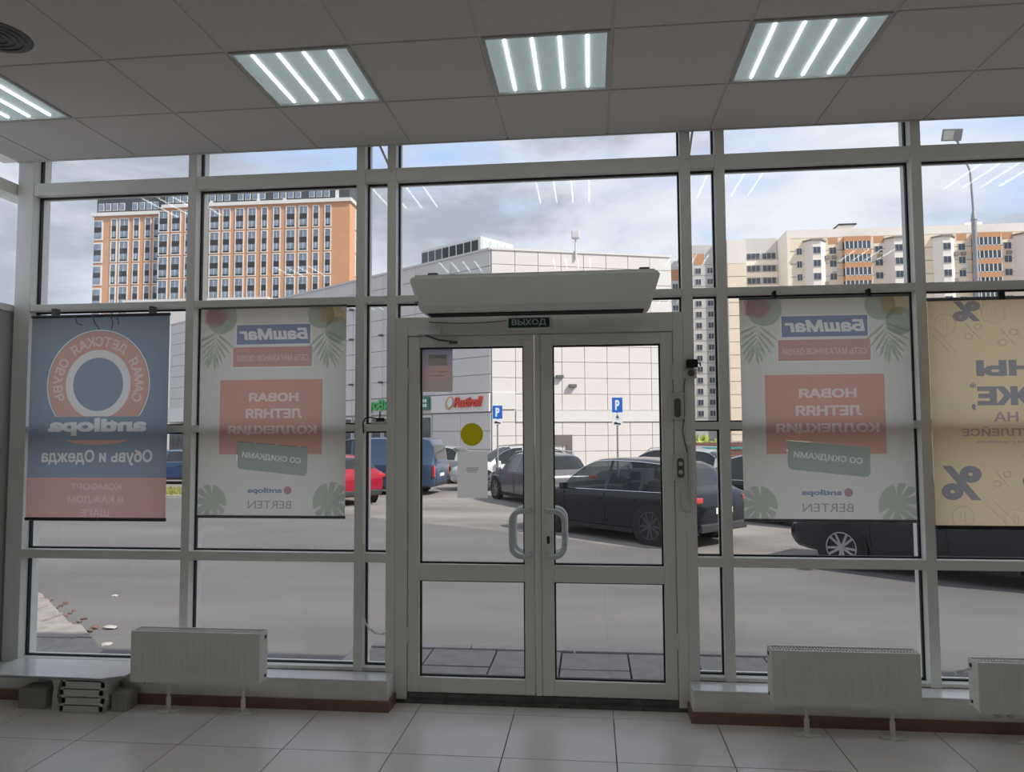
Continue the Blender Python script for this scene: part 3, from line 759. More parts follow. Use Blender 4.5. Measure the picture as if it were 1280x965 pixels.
def banner_yellow():
    w, h = .93, 1.257
    t = empty('banner', (1.886, PYL - .004, 1.066), label='mustard yellow sale banner with percent signs, at the right edge', cat='banner')
    yel = ink('mustard', (.94, .76, .48)); slate = ink('slate', (.38, .37, .38)); plum = ink('wine', (.66, .42, .42)); line = ink('line', (.86, .83, .78), .96)
    def X(p): return (p - 1163) * .00424
    def Y(p): return h - (p - 376) * .00445
    words = [text_loops('%', .15, .115, X(1212), Y(390), True, .05), text_loops('ЦЕНЫ', .56, .105, X(1221) + .28, Y(464), True, .06), text_loops('НИЖЕ', .54, .105, X(1221) + .27, Y(497), True, .06),
             text_loops('*', .035, .033, X(1216), Y(484), True, .02), text_loops(',', .022, .036, X(1216), Y(511), True, .04),
             text_loops('%', .215, .19, X(1197), Y(605), True, .04), text_loops('%', .215, .19, X(1297), Y(592), True, .04)]
    wine = [text_loops('ЧЕМ НА', .36, .055, X(1240) + .18, Y(523), True, .03), text_loops('МАРКЕТПЛЕЙСЕ', .62, .055, X(1200) + .31, Y(541), True, .03), text_loops('подробности у продавцов', .42, .022, X(1218) + .21, Y(554), True, .0)]
    plate('cloth', [rect(0, 0, w, h)] + sum(words + wine, []), yel, t, (0, 0, 0))
    for q_ in words: plate('lettering', q_, slate, t, (0, 0, 0))
    for q_ in wine: plate('small_lettering', q_, plum, t, (0, 0, 0))
    k = 0
    for (px, py, r) in ((1184, 406, .06), (1245, 392, .065), (1197, 647, .06), (1262, 650, .06), (1300, 420, .06)):
        cx, cy = X(px), Y(py)
        y0 = max(.004, cy - r)
        lo, li = [(min(max(a, .003), w), max(b, .004)) for a, b in circ(cx, cy, r, 36)], [(min(max(a, .006), w), max(b, .007)) for a, b in circ(cx, cy, r - .004, 36)]
        plate('coin_outline', [lo, li], line, t, (0, -.001, 0))
        plate('coin_mark', [rect(cx - .012, cy - .025, cx - .008, cy + .025)], line, t, (0, -.001, 0)); plate('coin_mark', [rect(cx + .008, cy - .025, cx + .012, cy + .025)], line, t, (0, -.001, 0))
    for (px, py, s) in ((1219, 416, .10), (1262, 424, .11), (1247, 600, .10)):
        plate('percent_outline', text_loops('%', s, s * .9, X(px), Y(py), True, -.012), line, t, (0, -.0012, 0))
    for (a, b, c, d) in ((1168, 420, 1190, 443), (1176, 418, 1198, 443), (1236, 628, 1262, 655), (1225, 630, 1250, 656)):
        dx, dy = .003, .003
        plate('stroke_outline', [[(X(a), Y(b)), (X(a) + dx, Y(b) + dy), (X(c) + dx, Y(d) + dy), (X(c), Y(d))]], line, t, (0, -.0014, 0))
    batten(t, w, -.006, M['black'], .011); batten(t, w, h + .008, M['midgrey'], .010)
    MB().bbox(.38, .41, -.012, .012, h, h + .05, .003).build('clip', M['black'], t)
banner_blue(); banner_yellow()

# notices on the left door leaf -------------------------------------
GD = W + .05
n1 = empty('poster', (-1.032, GD - .007, 1.846), label='small multicoloured poster in the top corner of the left door leaf', cat='poster')
def gradient_mat():
    m = bpy.data.materials.new('printed gradient poster'); m.use_nodes = True; nt = m.node_tree; N = nt.nodes; L = nt.links; N.clear()
    out = N.new('ShaderNodeOutputMaterial'); df = N.new('ShaderNodeBsdfDiffuse'); tl = N.new('ShaderNodeBsdfTranslucent'); mx = N.new('ShaderNodeMixShader'); mx.inputs[0].default_value = .5
    tc = N.new('ShaderNodeTexCoord'); sp = N.new('ShaderNodeSeparateXYZ'); L.new(tc.outputs['Object'], sp.inputs[0])
    no = N.new('ShaderNodeTexNoise'); no.inputs['Scale'].default_value = 9; L.new(tc.outputs['Object'], no.inputs['Vector'])
    ad = N.new('ShaderNodeMath'); ad.operation = 'MULTIPLY_ADD'; ad.inputs[1].default_value = 3.2; L.new(sp.outputs['Y'], ad.inputs[0])
    no2 = N.new('ShaderNodeMath'); no2.operation = 'MULTIPLY_ADD'; no2.inputs[1].default_value = .5; no2.inputs[2].default_value = -.22; L.new(no.outputs['Fac'], no2.inputs[0]); L.new(no2.outputs[0], ad.inputs[2])
    r = N.new('ShaderNodeValToRGB'); e = r.color_ramp.elements; e[0].position = .1; e[0].color = (.62, .54, .44, 1); e[1].position = .9; e[1].color = (.42, .45, .58, 1)
    a = e.new(.4); a.color = (.76, .50, .42, 1); b = e.new(.6); b.color = (.55, .46, .56, 1)
    L.new(ad.outputs[0], r.inputs[0])
    for q in (df, tl): L.new(r.outputs[0], q.inputs[0])
    L.new(df.outputs[0], mx.inputs[1]); L.new(tl.outputs[0], mx.inputs[2]); L.new(mx.outputs[0], out.inputs[0]); return m
plate('sheet', [rect(0, 0, .19, .27)], gradient_mat(), n1, (0, 0, 0))
plate('card', [rect(.037, .158, .155, .232)], ink('card', (.80, .80, .70), .3), n1, (0, -.0015, 0))
plate('handwriting', text_loops('ОТКРЫТО', .10, .02, .096, .216, True, .0), M['darkplastic'], n1, (0, -.0025, 0))
for y, x0, x1 in ((.118, .09, .155), (.095, .05, .14)): plate('print_line', [rect(x0, y, x1, y + .006)], ink('paleline', (.75, .58, .52), .2), n1, (0, -.0012, 0))
n2 = empty('notice_sheet', (-.813, GD - .007, 1.203), label='blank-looking white paper sheet taped to the glass below the yellow dot', cat='notice')
plate('paper', [rect(0, 0, .185, .278)], ink('paper', (.92, .88, .82), .6), n2, (0, 0, 0))
for y, x0, x1 in ((.178, .055, .132), (.166, .05, .13), (.154, .06, .12)): plate('print_line', [rect(x0, y, x1, y + .004)], ink('grayline', (.42, .41, .39), .3), n2, (0, -.0012, 0))
yd = empty('sticker', (-.724, GD - .008, 1.585), label='round olive-yellow warning dot stuck on the left door glass', cat='sticker')
plate('disc', [circ(0, 0, .069, 48)], ink('yellow', (.56, .46, .015), .5), yd, (0, 0, 0))

# ================================================================== outdoors
G = -0.55
def gz(y):
    if y < 5.9: return -.14
    if y > 11: return G
    return -.20 + (G + .20) * (y - 5.9) / 5.1
def asphalt_mat():
    m = bpy.data.materials.new('asphalt'); m.use_nodes = True; nt = m.node_tree; N = nt.nodes; L = nt.links
    p = N['Principled BSDF']; p.inputs['Roughness'].default_value = .85
    tc = N.new('ShaderNodeTexCoord')
    mp = N.new('ShaderNodeMapping'); mp.inputs['Scale'].default_value = (.25, .6, 1); mp.inputs['Rotation'].default_value = (0, 0, .25); L.new(tc.outputs['Object'], mp.inputs[0])
    a = N.new('ShaderNodeTexNoise'); a.inputs['Scale'].default_value = .8; a.inputs['Detail'].default_value = 6; a.inputs['Roughness'].default_value = .6; L.new(mp.outputs[0], a.inputs['Vector'])
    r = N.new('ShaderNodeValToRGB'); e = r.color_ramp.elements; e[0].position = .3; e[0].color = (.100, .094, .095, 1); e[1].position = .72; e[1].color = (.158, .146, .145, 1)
    L.new(a.outputs['Fac'], r.inputs[0])
    # paler tone of the car park beyond a slanting line, darker on the shop side
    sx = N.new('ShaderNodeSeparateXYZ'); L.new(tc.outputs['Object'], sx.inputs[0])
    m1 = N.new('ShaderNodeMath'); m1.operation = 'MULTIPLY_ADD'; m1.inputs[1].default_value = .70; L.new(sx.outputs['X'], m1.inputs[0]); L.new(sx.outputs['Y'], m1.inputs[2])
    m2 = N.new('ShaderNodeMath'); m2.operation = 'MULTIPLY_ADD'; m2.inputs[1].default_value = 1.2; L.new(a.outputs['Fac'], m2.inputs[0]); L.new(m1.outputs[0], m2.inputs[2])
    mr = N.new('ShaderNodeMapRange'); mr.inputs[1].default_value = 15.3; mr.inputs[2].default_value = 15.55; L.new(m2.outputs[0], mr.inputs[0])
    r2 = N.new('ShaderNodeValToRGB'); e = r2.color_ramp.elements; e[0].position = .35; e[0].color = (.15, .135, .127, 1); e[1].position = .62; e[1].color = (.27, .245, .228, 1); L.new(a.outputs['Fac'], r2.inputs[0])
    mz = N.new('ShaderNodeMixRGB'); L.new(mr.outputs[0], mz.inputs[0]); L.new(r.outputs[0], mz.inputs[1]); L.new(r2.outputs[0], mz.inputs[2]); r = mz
    b = N.new('ShaderNodeTexNoise'); b.inputs['Scale'].default_value = 60; b.inputs['Detail'].default_value = 2; L.new(tc.outputs['Object'], b.inputs['Vector'])
    mx = N.new('ShaderNodeMixRGB'); mx.blend_type = 'OVERLAY'; mx.inputs[0].default_value = .25; L.new(r.outputs[0], mx.inputs[1]); L.new(b.outputs['Fac'], mx.inputs[2]); L.new(mx.outputs[0], p.inputs['Base Color'])
    bp = N.new('ShaderNodeBump'); bp.inputs['Strength'].default_value = .25; bp.inputs['Distance'].default_value = .01; L.new(b.outputs['Fac'], bp.inputs['Height']); L.new(bp.outputs[0], p.inputs['Normal'])
    return m
ys = [4.58, 5.9, 5.901, 7, 8, 9, 10, 11, 14, 20, 40, 80, 160, 320, 700]
xs = [-700, -160, -40, -20, -10, -5, 0, 5, 10, 20, 40, 160, 700]
v = [(x, y, gz(y)) for y in ys for x in xs]; nx = len(xs)
f = [(j * nx + i, j * nx + i + 1, (j + 1) * nx + i + 1, (j + 1) * nx + i) for j in range(len(ys) - 1) for i in range(nx - 1)]
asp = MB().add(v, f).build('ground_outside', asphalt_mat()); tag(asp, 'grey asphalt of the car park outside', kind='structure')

# paving in front of the shop: separate slabs, cut along the diagonal kerb at the left
pv = empty('pavement', (0, 0, 0), label='pale paving slabs along the shop front, turning away at the left', kind='structure')
M['slab'] = mat('paving slab', (.27, .245, .225), .85, var=.18, scale=7, bump=.3)
A0 = Vector((-3.71, 5.46)); A1 = Vector((-6.32, 8.16)); nd = (A1 - A0).normalized(); nn = Vector((-nd.y, nd.x))
if nn.x > 0: nn = -nn
def clip_half(poly, p, n):
    out = []
    for i in range(len(poly)):
        a, b = Vector(poly[i]), Vector(poly[(i + 1) % len(poly)])
        da, db = (a - p).dot(n), (b - p).dot(n)
        if da >= 0: out.append(tuple(a))
        if (da >= 0) != (db >= 0): out.append(tuple(a + (b - a) * (da / (da - db))))
    return out
slabm = MB().bbox(.006, .494, .006, .404, -.06, 0, .006).mesh('slab')
M['kerb'] = mat('concrete kerb', (.36, .34, .32), .9, var=.12, scale=9, bump=.2)
for i in range(-24, 12):
    for j in range(0, 14):
        x0, y0 = i * .5 + .25, 4.63 + j * .41
        if y0 + .41 <= 5.87 and -1.8 < x0 < 1.9:
            obj('slab', slabm, M['slab'], pv, (x0, y0, -.085 + random.uniform(-.004, .004)), (random.uniform(-.006, .006), random.uniform(-.006, .006), 0)); continue
        q = clip_half(rect(x0 + .008, y0 + .008, x0 + .492, y0 + .402), A0, nn)
        if len(q) < 3 or x0 > -2.9 or y0 > 9.6 or x0 < -9: continue
        MB().prism(q, 'z', -.5, gz(y0) + .07 + random.uniform(-.008, .008)).build('slab', M['slab'], pv)
for k in range(5): MB().bbox(-1.75 + k * .8, -1.75 + (k + 1) * .8 - .01, 5.862, 5.96, -.4, -.075, .008).build('kerb_stone', M['kerb'], pv)
for xx in (-1.86, 2.26):
    for k in range(2): MB().bbox(xx, xx + .1, 4.63 + k * .62, 4.63 + (k + 1) * .62 - .01, -.4, -.075, .008).build('kerb_stone', M['kerb'], pv)
# rubble and litter on the asphalt
M['rubble'] = mat('broken brick', (.17, .105, .085), .95, var=.3, scale=14, bump=.5)
M['litter'] = mat('pale litter', (.40, .385, .36), .8, var=.1)
def chunk(r, fl=.6):
    import bmesh
    bm = bmesh.new(); bmesh.ops.create_icosphere(bm, subdivisions=1, radius=r)
    for q in bm.verts: q.co = Vector((q.co.x * random.uniform(.7, 1.4), q.co.y * random.uniform(.6, 1.2), q.co.z * fl * random.uniform(.6, 1.2)))
    zmin = min(q.co.z for q in bm.verts)
    for q in bm.verts: q.co.z -= zmin
    me = bpy.data.meshes.new('chunk'); bm.to_mesh(me); bm.free(); return me
for k in range(18):
    u = .33 + k * .042; p = A0 + (A1 - A0) * u - nn * (.02 + .06 * (k % 4))
    tag(obj('brick_fragment', chunk(random.uniform(.022, .05)), M['rubble'], None, (p.x, p.y, gz(p.y) - .004), (0, 0, random.uniform(0, 6))), 'small brown fragment of broken brick along the paving edge at the left', 'rubble', 'brick fragments by the paving')
for (px, py, r, lab) in ((137, 786, .075, 'flat pale scrap lying on the asphalt, larger of the two near the paving'), (133, 806, .055, 'small white scrap on the asphalt nearest to the paving corner'), (144, 745, .05, 'small white scrap of litter further out on the asphalt')):
    d = at(px, py, 6.5); y = 6.5
    for _ in range(20):
        d = at(px, py, y); y += (d.z - gz(y)) * 3.5
    tag(obj('litter_scrap', chunk(r, .25), M['litter'], None, (d.x, y, gz(y) - .003)), lab, 'litter')

# ------------------------------------------------------------------ cars
M['tyre'] = mat('tyre rubber', (.018, .018, .019), .85)
M['rim'] = mat('alloy rim', (.42, .42, .43), .3, metal=.8)
M['darkrim'] = mat('dark alloy rim', (.09, .09, .095), .35, metal=.7)
M['carglass'] = mat('tinted car glass', (.02, .024, .028), .05, spec=.5, var=0)
M['seeglass'] = glass_mat('privacy car glass', (.42, .46, .46), 1.5)
M['chrome'] = mat('chrome trim', (.75, .76, .78), .12, metal=1.0)
M['tail'] = mat('red tail lamp', (.52, .03, .03), .25, coat=.5)
M['lamp'] = mat('head lamp', (.55, .58, .62), .12, coat=.8)
M['plate'] = mat('number plate', (.75, .75, .74), .5)
def interp(tab, x):
    for a, b in zip(tab, tab[1:]):
        if a[0] <= x <= b[0]:
            t = (x - a[0]) / max(1e-6, b[0] - a[0]); return tuple(p + (q - p) * t for p, q in zip(a, b))
    return tab[0] if x < tab[0][0] else tab[-1]
# stations from the rear to the front: x, sill z, belt z, half width, top z, half width of the top
PROF = {
 'suv': dict(tab=[(-2.36, .50, .78, .66, .80, .60), (-2.33, .36, .90, .82, .93, .70), (-2.24, .30, .985, .90, 1.02, .74), (-2.08, .27, 1.00, .92, 1.12, .72), (-1.98, .26, 1.00, .925, 1.22, .70), (-1.72, .24, 1.0, .93, 1.48, .64), (-1.50, .23, .995, .93, 1.555, .62), (-.9, .22, .985, .93, 1.60, .62), (-.2, .22, .975, .93, 1.61, .62), (.25, .22, .97, .93, 1.585, .62), (.55, .22, .965, .93, 1.50, .64), (.85, .22, .96, .925, 1.31, .70), (1.15, .22, .96, .92, 1.06, .78), (1.25, .22, .955, .92, 1.0, .79), (1.7, .23, .92, .90, .965, .72), (2.0, .25, .86, .87, .91, .68), (2.22, .28, .76, .80, .82, .62), (2.33, .34, .66, .70, .70, .56), (2.37, .42, .58, .60, .60, .5)],
             side=[(-1.80, -1.12), (-1.04, -.22), (-.14, .95)], wind=(.30, 1.15), rear=(-2.08, -1.60), axle=(-1.36, 1.42), r=.37),
 'sedan': dict(tab=[(-2.33, .46, .80, .62, .82, .55), (-2.28, .34, .92, .80, .95, .68), (-2.0, .26, .97, .88, 1.02, .72), (-1.75, .24, .97, .90, 1.06, .70), (-1.45, .22, .965, .905, 1.22, .64), (-1.05, .21, .955, .91, 1.39, .58), (-.6, .2, .945, .91, 1.45, .57), (0, .2, .93, .91, 1.45, .57), (.4, .2, .92, .91, 1.38, .59), (.8, .2, .915, .905, 1.18, .66), (1.12, .2, .91, .90, .97, .75), (1.25, .2, .905, .90, .94, .76), (1.7, .21, .86, .89, .90, .70), (2.0, .23, .79, .86, .83, .64), (2.22, .26, .69, .78, .73, .56), (2.33, .32, .58, .66, .61, .48)],
             side=[(-1.55, -1.0), (-.94, -.12), (-.04, .95)], wind=(.38, 1.12), rear=(-1.75, -1.05), axle=(-1.4, 1.4), r=.335),
 'hatch': dict(tab=[(-1.98, .48, .78, .62, .80, .56), (-1.95, .36, .90, .78, .94, .66), (-1.86, .28, .98, .86, 1.04, .68), (-1.74, .25, .99, .875, 1.16, .66), (-1.5, .23, .985, .88, 1.38, .60), (-1.3, .22, .98, .88, 1.46, .58), (-.7, .2, .965, .88, 1.51, .58), (0, .2, .95, .88, 1.51, .58), (.3, .2, .94, .88, 1.46, .59), (.65, .2, .935, .88, 1.27, .65), (1.0, .2, .93, .87, 1.01, .73), (1.1, .2, .925, .87, .97, .74), (1.45, .22, .87, .85, .92, .68), (1.72, .25, .79, .81, .84, .6), (1.9, .3, .68, .72, .72, .52), (1.96, .38, .58, .6, .6, .46)],
             side=[(-1.45, -.82), (-.76, -.08), (0, .82)], wind=(.3, 1.0), rear=(-1.80, -1.38), axle=(-1.22, 1.22), r=.31),
 'van': dict(tab=[(-2.46, .42, 1.0, .80, 1.02, .78), (-2.43, .32, 1.05, .90, 1.30, .80), (-2.36, .28, 1.08, .94, 1.70, .78), (-2.22, .25, 1.08, .95, 1.91, .76), (-2.0, .24, 1.08, .95, 1.96, .76), (-.5, .22, 1.07, .95, 1.98, .76), (.6, .22, 1.06, .95, 1.96, .76), (.9, .22, 1.05, .95, 1.90, .74), (1.2, .22, 1.05, .945, 1.65, .75), (1.6, .22, 1.04, .94, 1.22, .80), (1.75, .23, 1.03, .93, 1.10, .80), (2.1, .25, .95, .90, 1.0, .72), (2.35, .3, .80, .82, .84, .62), (2.45, .38, .66, .70, .68, .5)],
             side=[(-.05, .5), (.58, 1.35)], wind=(.95, 1.62), rear=(-2.44, -2.36), axle=(-1.45, 1.5), r=.33),
}
def car(kind, loc, deg, paint, label, name='car', group='parked cars', rim=None, rails=False, sc=1.0, tail=True, handle_mat=None, cabin=False):
    P = PROF[kind]; tab = P['tab']; rim = rim or M['rim']
    t = empty(name, (loc[0], loc[1], loc[2] if len(loc) > 2 else gz(loc[1])), math.radians(deg), label=label, cat='van' if kind == 'van' else 'car', group=group)
    t.scale = (sc, sc, sc)
    xs = set(r[0] for r in tab)
    for a, b in P['side']: xs |= {a, b}
    xs |= set(P['wind']) | set(P['rear'])
    x0, x1 = tab[0][0], tab[-1][0]; k = 26
    for i in range(k + 1):
        x = x0 + (x1 - x0) * i / k
        if min(abs(x - q) for q in xs) > .06: xs.add(x)
    xs = sorted(xs)
    rings = []
    for x in xs:
        _, zb, zl, w, zt, wt = interp(tab, x)
        e = min(.055, (zt - zl) * .35)
        half = [(0, zb), (.80 * w, zb), (.955 * w, zb + .07), (.99 * w, zb + (zl - zb) * .42), (1.0 * w, zl - (zl - zb) * .22), (.985 * w, zl - .03), (.955 * w, zl), (wt, zt - e), (wt * .86, zt - e * .25), (wt * .5, zt), (0, zt)]
        rings.append([(x, y, z) for y, z in half] + [(x, -y, z) for y, z in half[-2:0:-1]])
    n = len(rings[0]); H = 10
    parts = {'body': MB(), 'sideL': MB(), 'sideR': MB(), 'wind': MB(), 'rear': MB()}
    vs = [p for r in rings for p in r]
    grp = {k_: [] for k_ in parts}
    for i in range(len(xs) - 1):
        xm = (xs[i] + xs[i + 1]) / 2
        for q in range(n):
            face = (i * n + q, i * n + (q + 1) % n, (i + 1) * n + (q + 1) % n, (i + 1) * n + q)
            key = 'body'
            ql = q if q < H else n - 1 - q
            if ql == 6 and any(a <= xm <= b for a, b in P['side']): key = 'sideL' if q < H else 'sideR'
            elif ql >= 7 and P['wind'][0] <= xm <= P['wind'][1]: key = 'wind'
            elif ql >= 7 and P['rear'][0] <= xm <= P['rear'][1]: key = 'rear'
            grp[key].append(face)
    grp['body'] += [tuple(range(n)), tuple((len(xs) - 1) * n + q for q in range(n))]
    def emit(key, nm, m_):
        used = {}; V = []; Fc = []
        for fc in grp[key]:
            ff = []
            for ix in fc:
                if ix not in used: used[ix] = len(V); V.append(vs[ix])
                ff.append(used[ix])
            Fc.append(tuple(ff))
        if Fc:
            o = MB().add(V, Fc).build(nm, m_, t, smooth=True); return o
    gm = M['seeglass'] if cabin else M['carglass']
    emit('body', 'body', paint); emit('sideL', 'side_window', gm); emit('sideR', 'side_window', gm); emit('wind', 'windscreen', gm); emit('rear', 'rear_window', M['carglass'])
    if cabin:
        for xs_, ys_ in ((.05, .38), (.05, -.38), (-.85, .36), (-.85, -.36)):
            st_ = MB().bbox(xs_ - .5, xs_ + .05, ys_ - .25, ys_ + .25, .45, .62, .05).bbox(xs_ - .62, xs_ - .46, ys_ - .24, ys_ + .24, .55, 1.12, .05).build('seat', M['darkplastic'], t)
            MB().bbox(xs_ - .64, xs_ - .54, ys_ - .13, ys_ + .13, 1.16, 1.33, .04).build('headrest', M['darkplastic'], st_)
        MB().bbox(.75, 1.1, -.72, .72, .72, .97, .05).build('dashboard', M['darkplastic'], t)
        for s_ in (-1, 1):
            for a_, b_ in zip(P['side'], P['side'][1:]):
                pass
    # chrome line under the side windows, door seams, sill trim, handles
    xa, xb = P['side'][0][0], P['side'][-1][1]
    for s in (-1, 1):
        pts = []
        for i in range(13):
            x = xa + (xb - xa) * i / 12; _, zb, zl, w, zt, wt = interp(tab, x); pts.append((x, s * (.965 * w + .004), zl + .004))
        MB().tube(pts, .008, 6).build('window_trim', handle_mat or M['chrome'], t)
        up_ = []
        for i in range(15):
            x = xa + (P['wind'][1] - .12 - xa) * i / 14; _, zb, zl, w, zt, wt = interp(tab, x); e_ = min(.055, (zt - zl) * .35); up_.append((x, s * (wt + .008), zt - e_ + .004))
        MB().tube(up_, .009, 6).build('roof_trim', handle_mat or M['chrome'], t)
        sm = MB()
        for x in [P['side'][-1][0] - .04 if kind != 'van' else .54] + ([P['side'][-1][1] + .02] if kind != 'van' else [1.42]):
            _, zb, zl, w, zt, wt = interp(tab, x); sm.box(x - .004, x + .004, min(s * (w - .01), s * (w + .002)), max(s * (w - .01), s * (w + .002)), zb + .12, zl - .05)
        sm.build('door_seam', M['black'], t)
        for a in P['side'][-2:]:
            x = a[0] + .12; _, zb, zl, w, zt, wt = interp(tab, x)
            MB().bbox(x - .09, x + .09, min(s * (w - .01), s * (w + .025)), max(s * (w - .01), s * (w + .025)), zl - .17, zl - .145, .006).build('door_handle', handle_mat or paint, t)
        MB().bbox(P['axle'][0] + .45, P['axle'][1] - .45, min(s * .80 * tab[len(tab) // 2][3], s * (.985 * tab[len(tab) // 2][3])), max(s * .80 * tab[len(tab) // 2][3], s * (.985 * tab[len(tab) // 2][3])), .19, .28, .01).build('sill_trim', M['black'], t)
        x = P['side'][-1][1] - .06; _, zb, zl, w, zt, wt = interp(tab, x)
        MB().bbox(x - .06, x + .06, min(s * w, s * (w + .17)), max(s * w, s * (w + .17)), zl - .01, zl + .13, .03).build('wing_mirror', paint, t)
        _, zb, zl, w, zt, wt = interp(tab, x1 - .2)
        MB().bbox(x1 - .36, x1 - .10, min(s * (w - .28), s * (w - .015)), max(s * (w - .28), s * (w - .015)), zl - .10, zl + .005, .02).build('head_lamp', M['lamp'], t)
        _, zb, zl, w, zt, wt = interp(tab, x0 + .10)
        if kind == 'van': MB().bbox(x0 + .0, x0 + .09, min(s * (w - .10), s * (w + .012)), max(s * (w - .10), s * (w + .012)), .62, 1.02, .015).build('tail_lamp', M['tail'], t)
        else: MB().bbox(x0 + .005, x0 + .26, min(s * (w - .26), s * (w + .018)), max(s * (w - .26), s * (w + .018)), zl - .13, zl - .03, .02).build('tail_lamp', M['tail'], t)
        if rails: MB().tube([(-1.45, s * .60, 1.55), (-1.35, s * .61, 1.635), (-.4, s * .61, 1.655), (.35, s * .61, 1.61), (.45, s * .60, 1.54)], .016, 8).build('roof_rail', M['chrome'] if rails == 'chrome' else M['darkplastic'], t)
    for xx in (-.98, ):
        pass
    zz = interp(tab, x0 + .02)
    MB().bbox(x0 - .012, x0 + .03, -.26, .26, .62, .73, .004).build('number_plate', M['plate'], t)
    MB().bbox(x1 - .04, x1 + .012, -.26, .26, .42, .53, .004).build('number_plate', M['plate'], t)
    MB().bbox(x0 - .02, x0 + .16, -.72, .72, .30, .46, .03).build('bumper_trim', M['darkplastic'], t)
    MB().bbox(x1 - .20, x1 - .01, -.40, .40, .50, .60, .02).build('radiator_grille', M['black'], t)
    r = P['r']; wmax = tab[len(tab) // 2][3]
    for ax in P['axle']:
        _, zb, zl, w, zt, wt = interp(tab, ax)
        for s in (-1, 1):
            yo = s * (w * .995)
            arch = MB(); N_ = 20
            ring = [(ax + (r + .06) * math.cos(2 * PI * i / N_), r + (r + .06) * math.sin(2 * PI * i / N_)) for i in range(N_)]
            arch.prism(ring, 'y', min(yo, s * (w + .006)), max(yo, s * (w + .006))); arch.build('wheel_arch', M['black'], t)
            wh = empty('wheel', (ax, s * (w - .085), r), 0, parent=t) if False else None
            ty = MB().lathe([(r * .62, -.10), (r * .93, -.105), (r, -.07), (r, .07), (r * .93, .105), (r * .70, .108), (r * .66, .085)], 28).build('wheel', M['tyre'], t, True, (ax, s * (w - .088), r), (0, 0, 0 if s > 0 else PI))
            rm = MB().lathe([(0.0, .070), (r * .60, .060), (r * .66, .09), (r * .68, .104), (r * .64, .10)], 28)
            rb = rm.build('rim_well', M['black'], ty, True)
            sp = MB()
            for k in range(10):
                a = 2 * PI * k / 10 + (.09 if k % 2 else -.09) ; c_, s_ = math.cos(a), math.sin(a); tq = Vector((-s_, 0, c_)) * (.018 * r / .33); ra = Vector((c_, 0, s_))
                b0 = ra * (r * .10) + Vector((0, .095, 0)); b1 = ra * (r * .67) + Vector((0, .103, 0))
                sp.add([b0 - tq, b0 + tq, b1 + tq, b1 - tq] + [p - Vector((0, .03, 0)) for p in (b0 - tq, b0 + tq, b1 + tq, b1 - tq)], [(0, 1, 2, 3), (4, 7, 6, 5), (0, 4, 5, 1), (1, 5, 6, 2), (2, 6, 7, 3), (3, 7, 4, 0)])
            sp.cyl((0, .06, 0), (0, .108, 0), r * .16, n=14)
            sp.lathe([(r * .66, .09), (r * .66, .112), (r * .71, .112), (r * .71, .09)], 28)
            sp.build('rim', rim, ty)
    return t
def paint(name, col, rough=.22): return mat('car paint ' + name, col, rough, metal=.0, var=.0, coat=.3, spec=.35)
PK = paint('black', (.006, .008, .015)); PD = paint('graphite', (.02, .022, .028)); PG = paint('grey', (.13, .125, .135)); PR = paint('red', (.30, .012, .03)); PB = paint('van blue', (.035, .065, .125)); PW = paint('white', (.68, .69, .68)); PS = paint('silver', (.32, .33, .34)); PN = paint('navy', (.03, .06, .14))
car('suv', (.73, 16.03), 136, PK, 'large black estate car with chrome window line parked outside the right door leaf', 'car', rim=M['darkrim'], cabin=True)
car('sedan', (5.47, 11.98), 139.5, PD, 'dark graphite car nearest the shop, seen below the right-hand banners')
car('suv', (4.15, 18.9), 137, PK, 'black car parked directly behind the black estate, by the right sidelight', rim=M['darkrim'])
car('suv', (-1.70, 23.3), 119, PG, 'dark grey off-roader with red tail lamp between the two door leaves', sc=.95, rails='chrome')
car('suv', (-3.0, 28.6), 204, PW, 'white off-roader behind the dark grey one, through the left door leaf', rails=True)
car('suv', (-7.2, 32.2), 165, PS, 'silver-grey off-roader behind the paper notice on the left door', sc=.98)
car('van', (-7.72, 26.25), 176, PB, 'blue panel van parked behind the red hatchback', 'van', handle_mat=M['darkplastic'])
car('hatch', (-8.28, 22.85), 141, PR, 'red hatchback seen from behind through the narrow left sidelight', sc=.98, handle_mat=M['darkplastic'])
car('suv', (2.45, 24.6), 150, PS, 'silver off-roader whose roof shows above the black estate', rails='chrome')
car('hatch', (5.9, 26.4), 152, PS, 'silver hatchback behind the two black cars, by the right sidelight')
car('sedan', (-18.2, 31.2), 178, PN, 'navy blue car far left, beside the blue banner\'s edge')
car('hatch', (-19.2, 35.6), 170, PS, 'pale car behind the navy one at the far left')

